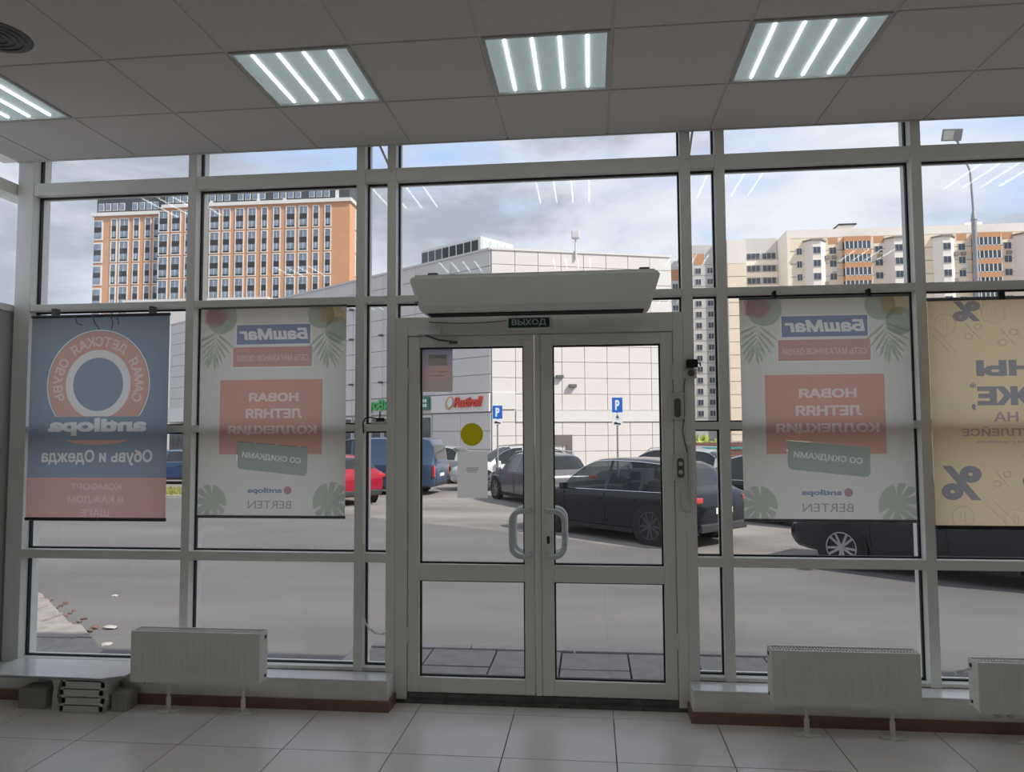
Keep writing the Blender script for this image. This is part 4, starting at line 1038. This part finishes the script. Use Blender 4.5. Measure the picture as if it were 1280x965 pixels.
# ------------------------------------------------------------------ parking signs
M['signblue'] = mat('sign blue', (.01, .13, .55), .4); M['signwhite'] = mat('sign white', (.82, .83, .84), .45); M['post'] = mat('galvanised post', (.34, .34, .35), .5, metal=.5)
def psign(px, Y, ztop, w, h, lab, plates):
    b = at(px, 540, Y); t = empty('parking_sign', (b.x, Y, gz(Y)), math.radians(4), label=lab, cat='sign'); z = ztop - gz(Y)
    MB().cyl((0, .03, 0), (0, .03, z - .05), .03, n=10).build('post', M['post'], t)
    MB().bbox(-w / 2, w / 2, -.01, .01, z - h, z, .004).build('plate', M['signblue'], t)
    solid_text('letter', 'P', w * .42, h * .68, M['signwhite'], t, (0, -.011, z - h / 2), .004, bold=.05)
    zz = z - h - .02
    for k in plates:
        hh = w * (.52 if k == 't' else .62)
        p = MB().bbox(-w / 2, w / 2, -.01, .01, zz - hh, zz, .004).build('sub_plate', M['signwhite'], t)
        if k == 't': MB().prism([(-w * .32, -hh * .75), (w * .30, -hh * .85), (w * .30, -hh * .62), (w * .05, -hh * .55), (-w * .12, -hh * .34), (-w * .32, -hh * .42)], 'y', -.015, -.009).build('tow_symbol', M['black'], p, loc=(0, 0, zz))
        else:
            q = MB().prism(circ(.0, -hh * .62, hh * .22, 18), 'y', -.014, -.009).cyl((0, -.012, -hh * .15), (0, -.012, -hh * .5), hh * .05, n=6).cyl((0, -.012, -hh * .5), (hh * .28, -.012, -hh * .8), hh * .05, n=6)
            q.build('wheelchair_symbol', M['midgrey'], p, loc=(0, 0, zz))
        zz -= hh + .015
psign(622, 26.0, at(622, 507, 26.0).z, .34, .46, 'blue parking sign with one small plate, seen through the left door leaf', 't')
psign(772, 22.5, at(772, 497, 22.5).z, .31, .44, 'blue parking sign with two small plates, seen through the right door leaf', 'wt')

# ------------------------------------------------------------------ street lamp at the right
SLY = 31.3
b = at(1218, 290, SLY); t = empty('street_lamp', (b.x, SLY, G), label='tall grey street lamp with flat head at the right', cat='street lamp')
zt = at(1217, 275, SLY).z - G; ztop = at(1213, 212, SLY).z - G; hd = at(1187, 171, SLY); bend = at(1204, 195, SLY)
MB().cyl((0, 0, 0), (0, 0, zt), .115, .095, n=14).cyl((0, 0, zt), (0, 0, zt + .35), .12, .06, n=14).build('pole', M['post'], t, smooth=True)
MB().tube([(0, 0, zt + .2), (-.05, 0, ztop - .3), (-.07, 0, ztop), (bend.x - b.x, 0, bend.z - G), (hd.x - b.x + .25, -.1, hd.z - G - .25), (hd.x - b.x + .1, -.15, hd.z - G - .12)], .045, 8).build('arm', M['post'], t)
hm = MB().bbox(-.36, .36, -.24, .24, -.05, .05, .03).build('lamp_head', M['post'], t, loc=(hd.x - b.x, -.2, hd.z - G), rot=(math.radians(-58), math.radians(8), math.radians(-18)))
MB().box(-.30, .06, -.18, .18, -.058, -.049).build('lens', mat('lamp lens', (.62, .62, .55), .3), hm)

# ------------------------------------------------------------------ fence, hedge and grass
fn = empty('fence', (9.5, 52, G), label='low brown board fence with teal rail beyond the car park, right', cat='fence')
M['board'] = mat('brown board', (.20, .105, .09), .8, var=.15)
for k in range(3): MB().bbox(-2.6, 9.0, -.03, .03, k * .46, k * .46 + .44, .01).build('board', M['board'], fn)
MB().box(-2.6, .6, -.09, -.05, .93, 1.05).build('teal_rail', mat('teal rail', (.05, .30, .36), .5), fn)
for k in range(5): MB().box(-2.5 + k * 2.8 - .06, -2.5 + k * 2.8 + .06, .03, .12, 0, 1.42).build('post', M['post'], fn)
M['leafy'] = mat('yellow green foliage', (.30, .38, .05), .8, var=.3, scale=3)
def bush(px, Y, r, z0, lab, n=260):
    b = at(px, 540, Y); o = MB()
    for _ in range(n):
        d = Vector((random.gauss(0, 1), random.gauss(0, 1), random.gauss(0, 1))).normalized() * random.uniform(.5, 1) * r
        d.z = abs(d.z); a = Vector((random.uniform(-1, 1), random.uniform(-1, 1), random.uniform(-1, 1))).normalized() * (r * .22); c = a.orthogonal().normalized() * (r * .15)
        o.add([d - a, d + c, d + a, d - c], [(0, 1, 2, 3)])
    t = empty('bush', (b.x, Y, z0), label=lab, cat='bush')
    obj('foliage', o.mesh('foliage', fixn=False), M['leafy'], t)
    s = MB()
    for k in range(5): s.cyl((0, 0, 0), (r * .5 * math.cos(k * 1.3), r * .5 * math.sin(k * 1.3), r * .7), .03, .015, n=6)
    s.build('stems', mat('bush stem', (.12, .08, .05), .9), t)
bush(870, 55.5, 1.75, G, 'bright yellow-green bush behind the fence, in the right sidelight')
bush(897, 59.5, 1.4, G, 'smaller green bush right of the bright one behind the fence')
gp = at(221, 617, 26.0)
gr = MB(); GX, GYc = -15.2, 25.6
MB()
for _ in range(2600):
    x, y = GX + random.uniform(-2.2, 2.2), GYc + random.uniform(-1.7, 1.7); h = random.uniform(.05, .14); a = random.uniform(0, 6.3); dx, dy = .02 * math.cos(a), .02 * math.sin(a)
    gr.add([(x - dx, y - dy, G + .06), (x + dx, y + dy, G + .06), (x + dx * 2 * random.uniform(-1, 1), y + random.uniform(-.04, .04), G + .06 + h)], [(0, 1, 2)])
o = obj('grass', gr.mesh('grass', fixn=False), mat('dry grass', (.26, .26, .07), .9, var=.3, scale=2)); tag(o, 'small patch of dry green grass far left beside the blue banner', 'grass', kind='stuff')
gb = empty('grass_bed', (GX, GYc, G), label='kerbed earth bed under the grass at the far left', kind='structure'); gb.name = 'trim_4'
MB().box(-2.25, 2.25, -1.75, 1.75, -.1, .06).build('earth', mat('earth', (.15, .12, .07), .95, var=.2), gb)
for k in range(5): MB().bbox(-2.4 + k * .96, -2.4 + k * .96 + .95, -1.88, -1.76, -.1, .11, .01).build('kerb_stone', M['kerb'], gb)
for k in range(4): MB().bbox(2.26, 2.38, -1.76 + k * .88, -1.76 + k * .88 + .87, -.1, .11, .01).build('kerb_stone', M['kerb'], gb)

# ------------------------------------------------------------------ shopping centre with panel cladding
mall = empty('shopping_centre', (-5.9, 44.04, G), label='pale panel-clad shopping centre with a sharp corner, behind the door', cat='building')
M['clad'] = mat('cream cladding panel', (.71, .655, .63), .55, var=.03, scale=.6)
M['cladgrey'] = mat('grey cladding panel', (.60, .575, .56), .5, var=.04, scale=.5)
M['joint'] = mat('cladding joint', (.42, .39, .38), .8)
M['band'] = mat('white sign band', (.70, .68, .66), .5, var=.02)
M['shopglass'] = mat('shop window glass', (.04, .05, .06), .08, spec=.8)
C0 = Vector((-5.9, 44.04)); RE = Vector((5.04, 47.49)); LE = Vector((-42.12, 71.18)); HM = 12.62 - G
def face_rot(a, b): d = b - a; return math.atan2(d.y, d.x), d.length
ra, rl = face_rot(C0, RE)          # right face: local x runs from the corner to the right end
la, ll = face_rot(LE, C0)          # left face: local x runs from the left end to the corner
bk = Vector((-20, 90)) - C0
MB().prism([(0, 0), (RE.x - C0.x, RE.y - C0.y), (RE.x - C0.x - 6, RE.y - C0.y + 28), (LE.x - C0.x + 12, LE.y - C0.y + 22), (LE.x - C0.x, LE.y - C0.y)], 'z', 0, HM - .05).build('body', M['joint'], mall)
_pc = {}
def mpanel(face, x0, x1, z0, z1, m_, out=.10, name='panel', parent=None):
    key = (round(x1 - x0, 3), round(z1 - z0, 3), out)
    if key not in _pc: _pc[key] = MB().bbox(.014, x1 - x0 - .014, -out, .0, .014, z1 - z0 - .014, .01).mesh('panel')
    ang = ra if face == 'R' else la
    o_ = Vector((0, 0)) if face == 'R' else LE - C0
    p = (o_.x + math.cos(ang) * x0, o_.y + math.sin(ang) * x0, z0)
    return obj(name, _pc[key], m_, mall, p, (0, 0, ang))
zb0, zb1, zb2 = 2.72, 3.42, 4.50      # bottom of the far band, top of the far band, top of the near band (above ground)
ncol = 8; cw = rl / ncol; nrow = 10; rh = (HM - zb1) / nrow * 1.0
for c_ in range(ncol):
    z = HM
    for r in range(nrow):
        z0 = zb1 + (nrow - 1 - r) * rh
        if c_ == 0 and z0 < zb2 - .5: continue
        mpanel('R', c_ * cw, (c_ + 1) * cw, z0, z0 + rh, M['clad'] if c_ < 7 else M['band'])
    for (a, b_) in ((0, .95), (.95, 1.9), (1.9, zb0)): mpanel('R', c_ * cw, (c_ + 1) * cw, a, b_, M['clad'])
mpanel('R', 0, cw, zb0 + .75, zb2, M['band'], .16, 'white_band')
mpanel('R', cw, rl, zb0, zb1, M['band'], .16, 'white_band')
mpanel('R', 0, cw, zb0, zb0 + .75, M['clad'])
# left face: longer, wider grey panels
nc = 13; lw = ll / nc; lr = 8; lh = (HM - 4.5) / lr
for c_ in range(nc):
    for r in range(lr): mpanel('L', c_ * lw, (c_ + 1) * lw, 4.5 + r * lh, 4.5 + (r + 1) * lh, M['cladgrey'])
CB = 5.2
def shop_window(x0, x1):
    p = mpanel('L', x0, x1, .1, 3.25, M['band'], .06, 'shop_window')
    nq = max(1, int(round((x1 - x0) / 1.1))); w0 = (x1 - x0 - .1) / nq
    for k in range(nq): MB().box(.08 + k * w0, .08 + (k + 1) * w0 - .08, -.09, -.05, .15, 3.0).build('pane', M['shopglass'], p)
edges = [c_ * lw for c_ in range(nc - 1)] + [ll - CB]
for x0, x1 in zip(edges, edges[1:]):
    mpanel('L', x0, x1, 3.35, 4.45, M['cladgrey'], .16, 'fascia_panel')
    shop_window(x0 + .12, x1 - .12)
mpanel('L', ll - CB, ll, 3.35, 4.45, M['band'], .22, 'white_band')
for x0, x1 in ((ll - CB, ll - CB / 2), (ll - CB / 2, ll)):
    for (a, b_) in ((0, 1.1), (1.1, 2.2), (2.2, 3.3)): mpanel('L', x0, x1, a, b_, M['cladgrey'])
# small floodlight brackets on the left face
for c_ in range(3, nc):
    for r in (1, 4, 6):
        x = c_ * lw; p = (LE - C0) + Vector((math.cos(la), math.sin(la))) * x
        MB().bbox(-.09, .09, -.42, -.10, -.07, .07, .02).build('floodlight', M['midgrey'], mall, loc=(p.x, p.y, 4.5 + r * lh), rot=(0, 0, la))
for (u, z) in ((.36, 6.05), (.43, 5.5)):
    p = (RE - C0) * u
    MB().bbox(-.22, .22, -.35, -.12, -.10, .10, .02).build('floodlight', M['midgrey'], mall, loc=(p.x, p.y, z - 0.6 + G * 0), rot=(0, 0, ra))
# roof parapet, skylight box, roof lamp
MB().box(-.0, rl, -.16, .3, HM - .12, HM + .02).build('parapet', M['band'], mall, rot=(0, 0, ra))
MB().box(0, ll, -.16, .3, HM - .12, HM + .02).build('parapet', M['cladgrey'], mall, loc=(LE.x - C0.x, LE.y - C0.y, 0), rot=(0, 0, la))
sk = MB().box(-2.9, 2.9, -.2, 3.0, 0, 1.75).build('roof_light_box', M['band'], mall, loc=(-3.4, 5.4, HM - .05), rot=(0, 0, la + .02))
for k in range(8): MB().box(-2.8 + k * .7, -2.8 + k * .7 + .56, -.24, -.2, .2, 1.55).build('pane', M['shopglass'] if k < 3 else M['carglass'], sk)
for k in range(4): MB().box(2.9, 2.94, -.1 + k * .75, .55 + k * .75, .2, 1.55).build('pane', mat('sky glass', (.55, .6, .66), .1), sk)
p = (RE - C0) * .46
rlmp = MB().cyl((0, 0, -.5), (0, 0, .9), .06, n=8).build('roof_lamp', M['band'], mall, loc=(p.x, p.y - .2, HM))
MB().bbox(-.25, .25, -.25, .15, .75, 1.25, .06).build('lamp_head', M['band'], rlmp)
# shop signs on the left face
def onL(dist_from_corner, z, out): p = (C0 - C0) - Vector((math.cos(la), math.sin(la))) * dist_from_corner + Vector((math.sin(la), -math.cos(la))) * out; return (p.x, p.y, z)
solid_text('red_sign', 'Pastiroll', 2.35, .62, mat('red sign letters', (.62, .06, .03), .4), mall, onL(1.75, 3.98, .24), .10, (PI / 2, 0, la), .04, False, .3)
e1 = MB().prism([(.28 * math.cos(a) , .42 * math.sin(a)) for a in [2 * PI * i / 20 for i in range(20)]], 'y', -.08, 0).build('sign_emblem', mat('emblem tan', (.55, .36, .20), .6), mall, loc=onL(3.45, 3.95, .24), rot=(0, .5, la))
MB().prism([(.22 * math.cos(a) + .12, .3 * math.sin(a)+.1) for a in [2 * PI * i / 16 for i in range(16)]], 'y', -.11, -.081).build('emblem_inset', M['band'], e1)
solid_text('green_sign', 'ВкусВилл', 4.6, .9, mat('green sign letters', (.05, .42, .08), .4), mall, onL(10.6, 3.95, .24), .10, (PI / 2, 0, la), .03)
gs = MB().bbox(-.75, .75, -.10, 0, -.42, .42, .03).build('green_shop_sign', mat('sign green', (.03, .20, .12), .5), mall, loc=onL(6.05, 4.0, .24), rot=(0, 0, la))
for zz in (.16, -.14):
    for k in range(5): MB().box(-.62 + k * .25, -.62 + k * .25 + .17, -.13, -.10, zz - .10, zz + .10).build('letter_bar', M['signwhite'], gs)
# plum service door frame low on the right face
p = (RE - C0) * .36
MB().box(-.75, .75, -.2, -.09, 1.35, 1.95).box(.42, .75, -.2, -.09, 0, 1.35).build('door_surround', mat('taupe frame', (.16, .13, .13), .6), mall, loc=(p.x, p.y, 0), rot=(0, 0, ra))
# low canopy at the far left end
cp = MB().prism([(-5, 0), (5, 0), (5, .9), (4, 1.25), (-5, 1.3)], 'y', -2.4, 0).build('entrance_canopy', M['band'], mall, loc=onL(38, 3.2, .2), rot=(0, 0, la))

# ------------------------------------------------------------------ orange tower, left
TY = 180.0
def TX(px): return at(px, 300, TY).x
def TZ(py, px=280): return at(px, py, TY).z
tw = empty('apartment_tower', (TX(280), TY, G), label='tall orange and white apartment tower at the left', cat='building')
ox = tw.location.x
M['orange'] = mat('orange render', (.60, .32, .18), .8, var=.05, scale=.3); M['tframe'] = mat('white window surround', (.72, .70, .67), .6); M['tdark'] = mat('dark spandrel', (.035, .04, .045), .5)
M['tglass'] = mat('tower window glass', (.20, .26, .34), .15, var=.5, scale=.35, spec=.8); M['tcharcoal'] = mat('charcoal attic', (.065, .075, .085), .6)
zl = TZ(257, 300) - G; xl, xm, xr = TX(112) - ox, TX(203) - ox, TX(437) - ox
ROW = 6.02
MB().box(xm, xr, 0, 13, 0, zl).build('wall', M['orange'], tw)
MB().box(xl, xm, 1.6, 14, 0, zl - 1.0).build('wall', M['orange'], tw)
MB().box(xm - .2, xr + .5, -.5, 13.2, zl, zl + .9).build('cornice', M['tframe'], tw)
MB().box(xl - .5, xm, 1.0, 14, zl - 1.0, zl - .1).build('cornice', M['tframe'], tw)
top = zl + 7.9
at_ = MB().box(xm + .4, xr - .3, .6, 12.5, zl + .9, top).build('attic', M['tcharcoal'], tw)
at2 = MB().box(xl + .3, xm + .4, 2.2, 13.5, zl - .1, top - .6).build('attic', M['tcharcoal'], tw)
MB().box(xl + 1, xr - 1, 2.5, 12.0, top - .4, top + .7).build('roof_plant', M['tframe'], tw)
def tower_window(xa, xb, zt, y0, face=None):
    w = xb - xa; key = ('tw', round(w, 2))
    if key not in _pc:
        f_ = MB().box(0, w, -.16, 0, 0, .22).box(0, w, -.16, 0, ROW - .62, ROW - .38).box(0, .24, -.16, 0, .22, ROW - .62).box(w - .24, w, -.16, 0, .22, ROW - .62).mesh('window')
        g1 = MB().box(.24, w - .24, -.06, -.01, 3.65, ROW - .62).mesh('pane'); g2 = MB().box(.24, w - .24, -.06, -.01, .65, 2.25).mesh('pane')
        d1 = MB().box(.24, w - .24, -.10, -.01, 2.25, 3.65).box(.24, w - .24, -.10, -.01, .22, .65).mesh('spandrel')
        mu = MB()
        nm = max(1, int(round((w - .5) / .95)))
        for k in range(1, nm): 
            xx = .24 + (w - .48) * k / nm; mu.box(xx - .05, xx + .05, -.09, -.01, .65, 2.25); mu.box(xx - .05, xx + .05, -.09, -.01, 3.65, ROW - .62)
        if nm == 1: mu.box(w / 2 - .05, w / 2 + .05, -.09, -.01, .65, 2.25)
        _pc[key] = (f_, g1, g2, d1, mu.mesh('glazing_bar'))
    f_, g1, g2, d1, mu = _pc[key]
    wd = obj('window', f_, M['tframe'], tw, (xa, y0, zt - ROW + .3))
    obj('pane', g1, M['tglass'], wd); obj('pane', g2, M['tglass'], wd); obj('spandrel', d1, M['tdark'], wd); obj('glazing_bar', mu, M['tframe'], wd)
def qx5(v): return TX(240 + v / 4.386) - ox
def qx4(v): return TX(v / 4.385) - ox
colsR = [(95, 150), (165, 210), (235, 285), (303, 352), (378, 415), (443, 485), (513, 567), (583, 635), (660, 697), (725, 763)]
colsL = [(585, 620), (632, 685), (708, 745), (772, 808), (820, 863)]
colsM = [(900, 922), (868, 922), (937, 990), (1012, 1050)]
for r in range(6):
    for a, b_ in colsR: tower_window(qx5(a), qx5(b_), zl - .55 - r * ROW, 0)
    for a, b_ in colsM[1:]: tower_window(qx4(a), qx4(b_), zl - .55 - r * ROW, 0)
    for a, b_ in colsL: tower_window(qx4(a), qx4(b_), zl - 1.55 - r * ROW, 1.6)
    # side face windows at the right corner
    sw = MB().box(0, .18, 4.2, 7.4, .2, ROW - .5).build('side_window', M['tframe'], tw, loc=(xr, 0, zl - ROW - .3 - r * ROW))
    MB().box(.18, .22, 4.6, 7.0, .6, 2.2).box(.18, .22, 4.6, 7.0, 3.6, 5.2).build('pane', M['tglass'], sw); MB().box(.18, .21, 4.6, 7.0, 2.2, 3.6).build('spandrel', M['tdark'], sw)
    lw_ = MB().box(0, 2.6, -.15, 0, .2, ROW - .5).build('edge_window', M['tframe'], tw, loc=(xl, 1.6, zl - ROW - 1.5 - r * ROW))
    MB().box(.2, 2.2, -.2, -.15, .6, 2.2).box(.2, 2.2, -.2, -.15, 3.6, 5.2).build('pane', M['tglass'], lw_); MB().box(.2, 2.2, -.19, -.15, 2.2, 3.6).build('spandrel', M['tdark'], lw_)
aw = MB().box(0, 1.5, -.12, 0, 0, 2.0).mesh('attic_window'); ag = MB().box(.12, 1.38, -.16, -.12, .12, 1.88).mesh('pane')
for (xa, xb, yy, base) in ((xm + 1, xr - 5, .6, zl + 1.6), (xl + .8, xm, 2.2, zl + .6)):
    x = xa; k = 0
    while x < xb - 1.6:
        for z in (base, base + 3.3):
            a_ = obj('attic_window', aw, M['tframe'], tw, (x, yy, z)); obj('pane', ag, M['tglass'], a_)
        k += 1; x += 1.95 if k % 4 else 3.6
for px in (202, 262, 321, 354, 420): MB().box(-.45, .45, -.1, .3, zl + .9, top - .2).build('attic_pier', M['tframe'], tw, loc=(TX(px) - ox, .6 if px > 210 else 2.2, 0))
# low grey roof beyond the shopping centre
lo = at(304, 372, 95); hi = at(363, 374, 95)
lb = empty('low_building', ((lo.x + hi.x) / 2 - 6, 95, G), label='low white flat-roofed building between the tower and the shopping centre', cat='building')
MB().box(-14, 6, 0, 12, 0, lo.z - G - .6).build('wall', M['cladgrey'], lb); MB().box(-14.3, 6.3, -.3, 12.3, lo.z - G - .6, lo.z - G).build('roof_edge', M['band'], lb)

# ------------------------------------------------------------------ beige panel blocks, right
AY = 163.0
def AX(px, Y=AY): return at(px, 300, Y).x
def AZ(py, px=1060, Y=AY): return at(px, py, Y).z - G
M['beige'] = mat('beige wall panel', (.86, .73, .57), .85, var=.05, scale=.25); M['cream'] = mat('cream wall panel', (.86, .80, .73), .85, var=.04, scale=.25); M['greyp'] = mat('grey wall panel far', (.62, .60, .58), .85, var=.05, scale=.25)
M['terra'] = mat('terracotta band', (.58, .30, .16), .8, var=.05); M['awin'] = mat('apartment window glass', (.07, .085, .11), .15, var=.5, scale=.5, spec=.7); M['aframe'] = mat('apartment window frame', (.70, .68, .66), .6); M['seam'] = mat('panel seam', (.30, .26, .23), .9)
ap = empty('apartment_block', (AX(1060), AY, G), label='long beige panel apartment block with orange balconies at the right', cat='building')
aox = ap.location.x
def ax_(px): return AX(px) - aox
STO = 2.78
zr = AZ(286)
def awindow(parent, xa, xb, zc, y, h=1.5, frame=True):
    w = xb - xa; key = ('aw', round(w, 2), h)
    if key not in _pc:
        f_ = MB().box(0, w, -.10, 0, 0, h).mesh('window')
        g_ = MB(); nb = 3 if w > 2.2 else 2
        for k in range(nb): g_.box(.1 + (w - .1) * k / nb, (w - .1) * (k + 1) / nb, -.14, -.10, .1, h - .1)
        _pc[key] = (f_, g_.mesh('pane'))
    o_ = obj('window', _pc[key][0], M['aframe'], parent, (xa, y, zc - h / 2)); obj('pane', _pc[key][1], M['awin'], o_); return o_
MB().box(ax_(984), ax_(1420), 0, 12, 0, zr).build('wall', M['beige'], ap)
MB().box(ax_(984), ax_(1420), -.05, 12.05, zr - 1.7, zr + .05).build('parapet_panel', M['cream'], ap)
for k in range(1, 16): MB().box(ax_(984), ax_(1420), -.03, 0, zr - 1.7 - k * STO - .06, zr - 1.7 - k * STO + .06).build('floor_seam', M['seam'], ap)
MB().box(ax_(1053), ax_(1074), 2, 8, zr, zr + 1.3).build('lift_house', M['cream'], ap); MB().box(ax_(1052), ax_(1075), 1.6, 8.4, zr + 1.3, zr + 1.6).build('lift_roof', M['tdark'], ap)
MB().box(ax_(1213), ax_(1235), 2, 8, zr, zr + 1.1).build('lift_house', M['cream'], ap)
NST = 16
for m_ in range(3):
    o_ = m_ * 161
    for (a, b_) in ((1009, 1027), (1110, 1129)):     # projecting bays
        xa, xb = ax_(a + o_), ax_(b_ + o_)
        ztop_b = zr - 2.6
        MB().prism([(xa - .7, 0), (xa + .6, -1.5), (xb - .6, -1.5), (xb + .7, 0)], 'z', 0, ztop_b).build('bay', M['cream'], ap)
        MB().prism([(xa - 1.0, 0), (xa + .4, -1.8), (xb - .4, -1.8), (xb + 1.0, 0)], 'z', ztop_b, ztop_b + .3).build('bay_roof', M['seam'], ap)
        for s in range(NST - 1):
            zc = zr - 4.7 - s * STO
            if zc > 1: awindow(ap, (xa + xb) / 2 - .8, (xa + xb) / 2 + .8, zc, -1.5)
    for (a, b_) in ((1036, 1045), (1093, 1103)):
        for s in range(NST - 1):
            zc = zr - 4.6 - s * STO
            if zc > 1: awindow(ap, ax_(a + o_), ax_(b_ + o_), zc, 0)
        MB().box(ax_(a + o_ - 1), ax_(b_ + o_ + 2), -.04, 0, zr - 3.2, zr - 1.8).build('terracotta_panel', M['terra'], ap)
    xa, xb = ax_(1053 + o_), ax_(1085 + o_)
    MB().box(xa, xb, -1.4, 0, 0, zr - 2.0).build('balcony_bay', M['tdark'], ap)
    for s in range(NST):
        z1 = zr - 2.0 - s * STO
        if z1 < 3: continue
        bb = MB().box(xa - .1, xb + .1, -1.5, 0, z1 - 1.05, z1).build('balcony_band', M['terra'], ap)
        gl = MB().box(xa, xb, -1.46, -1.40, z1 - STO + .05, z1 - 1.1).build('balcony_glazing', M['awin'], ap)
        br = MB()
        for k in range(7): xx = xa + (xb - xa) * k / 6; br.box(xx - .1, xx + .1, -1.52, -1.46, z1 - STO, z1 - 1.05)
        br.box(xa, xb, -1.52, -1.46, z1 - STO - .0, z1 - STO + .14); br.build('glazing_bar', M['aframe'], gl)
    for (px, s) in ((1033, 0), (1042, 0), (1042, 1), (1031, 2), (1099, 0)):
        MB().box(-.45, .45, -.5, 0, -.4, .3).build('air_conditioner', M['aframe' if s % 2 else 'seam'], ap, loc=(ax_(px + o_), 0, zr - 6.0 - s * STO))
# end of the block beside the recess
for s in range(NST):
    zc = zr - 4.6 - s * STO
    if zc > 1: awindow(ap, ax_(995), ax_(1002), zc, 0)
MB().box(ax_(984) - .1, ax_(984) + .5, -.1, 12, 0, zr + .1).build('corner_pier', M['cream'], ap)
# recessed wing with ribbon windows
rw = empty('apartment_wing', (AX(956), AY + 8, G), label='grey recessed wing with ribbon windows left of the beige block', cat='building')
xo = rw.location.x
x0, x1 = AX(930, AY + 8) - xo, AX(984) - .15 - xo
MB().box(x0, x1, 0, 10, 0, AZ(298, 950, AY + 8)).build('wall', M['greyp'], rw)
zr2 = AZ(298, 950, AY + 8)
for s in range(15):
    zc = zr2 - 4.1 - s * STO
    if zc < 1.5: continue
    for k in range(2):
        ww_ = (x1 - x0 - 1.2) / 2; xa = x0 + .4 + k * (ww_ + .4); w_ = awindow(rw, xa, xa + ww_, zc, -.1, 1.5)
    MB().box(x0, x1, -.1, 0, zc - 1.95, zc - .85).build('balcony_band', M['cream'], rw)
# plain gable block
gbk = empty('gable_block', (AX(921, AY - 2), AY - 2, G), label='windowless cream and orange gable wall left of the recessed wing', cat='building')
xo = gbk.location.x; x0, x1 = AX(909, AY - 2) - xo, AX(932, AY - 2) - xo; zr3 = AZ(300, 920, AY - 2)
MB().box(x0, x1, 0, 12, 0, zr3 - 5).build('wall', M['beige'], gbk); MB().box(x0 - .03, x1 + .03, -.03, 12, zr3 - 5, zr3).build('upper_wall', M['cream'], gbk)
for k in range(1, 15): MB().box(x0, x1, -.03, 0, zr3 - 5 - k * STO - .05, zr3 - 5 - k * STO + .05).build('floor_seam', M['seam'], gbk)
# far grey wing in the gap
fw = empty('far_apartment_wing', (AX(868, 190), 190, G), label='grey panel apartment wing in the gap right of the door', cat='building')
xo = fw.location.x
zr4 = AZ(303, 885, 190)
segs = [(838, 852, AZ(322, 845, 190)), (852, 866, AZ(314, 860, 190)), (866, 895, AZ(304, 880, 190)), (895, 912, AZ(302, 900, 190))]
for n_, (a, b_, zt_) in enumerate(segs):
    xa, xb = AX(a, 190) - xo, AX(b_, 190) - xo; yy = 4 - n_ * 1.0
    MB().box(xa, xb, yy, 16, 0, zt_).build('wall', M['greyp'] if n_ != 3 else M['cream'], fw)
    MB().box(xa + .5, min(xb - .3, xa + 3.0), yy - .04, yy, zt_ - 5.0, zt_ - 2.2).build('terracotta_panel', M['terra'] if n_ < 3 else M['cream'], fw)
    for s in range(17):
        zc = zt_ - 6.6 - s * STO
        if zc < 2: continue
        x = xa + .7; k = 0
        while x + 1.5 < xb:
            awindow(fw, x, x + 1.5, zc, yy, 1.5); x += 2.9; k += 1
    for s in range(16): MB().box(xa, xb, yy - .02, yy, zt_ - 5 - s * STO - .05, zt_ - 5 - s * STO + .05).build('floor_seam', M['seam'], fw)
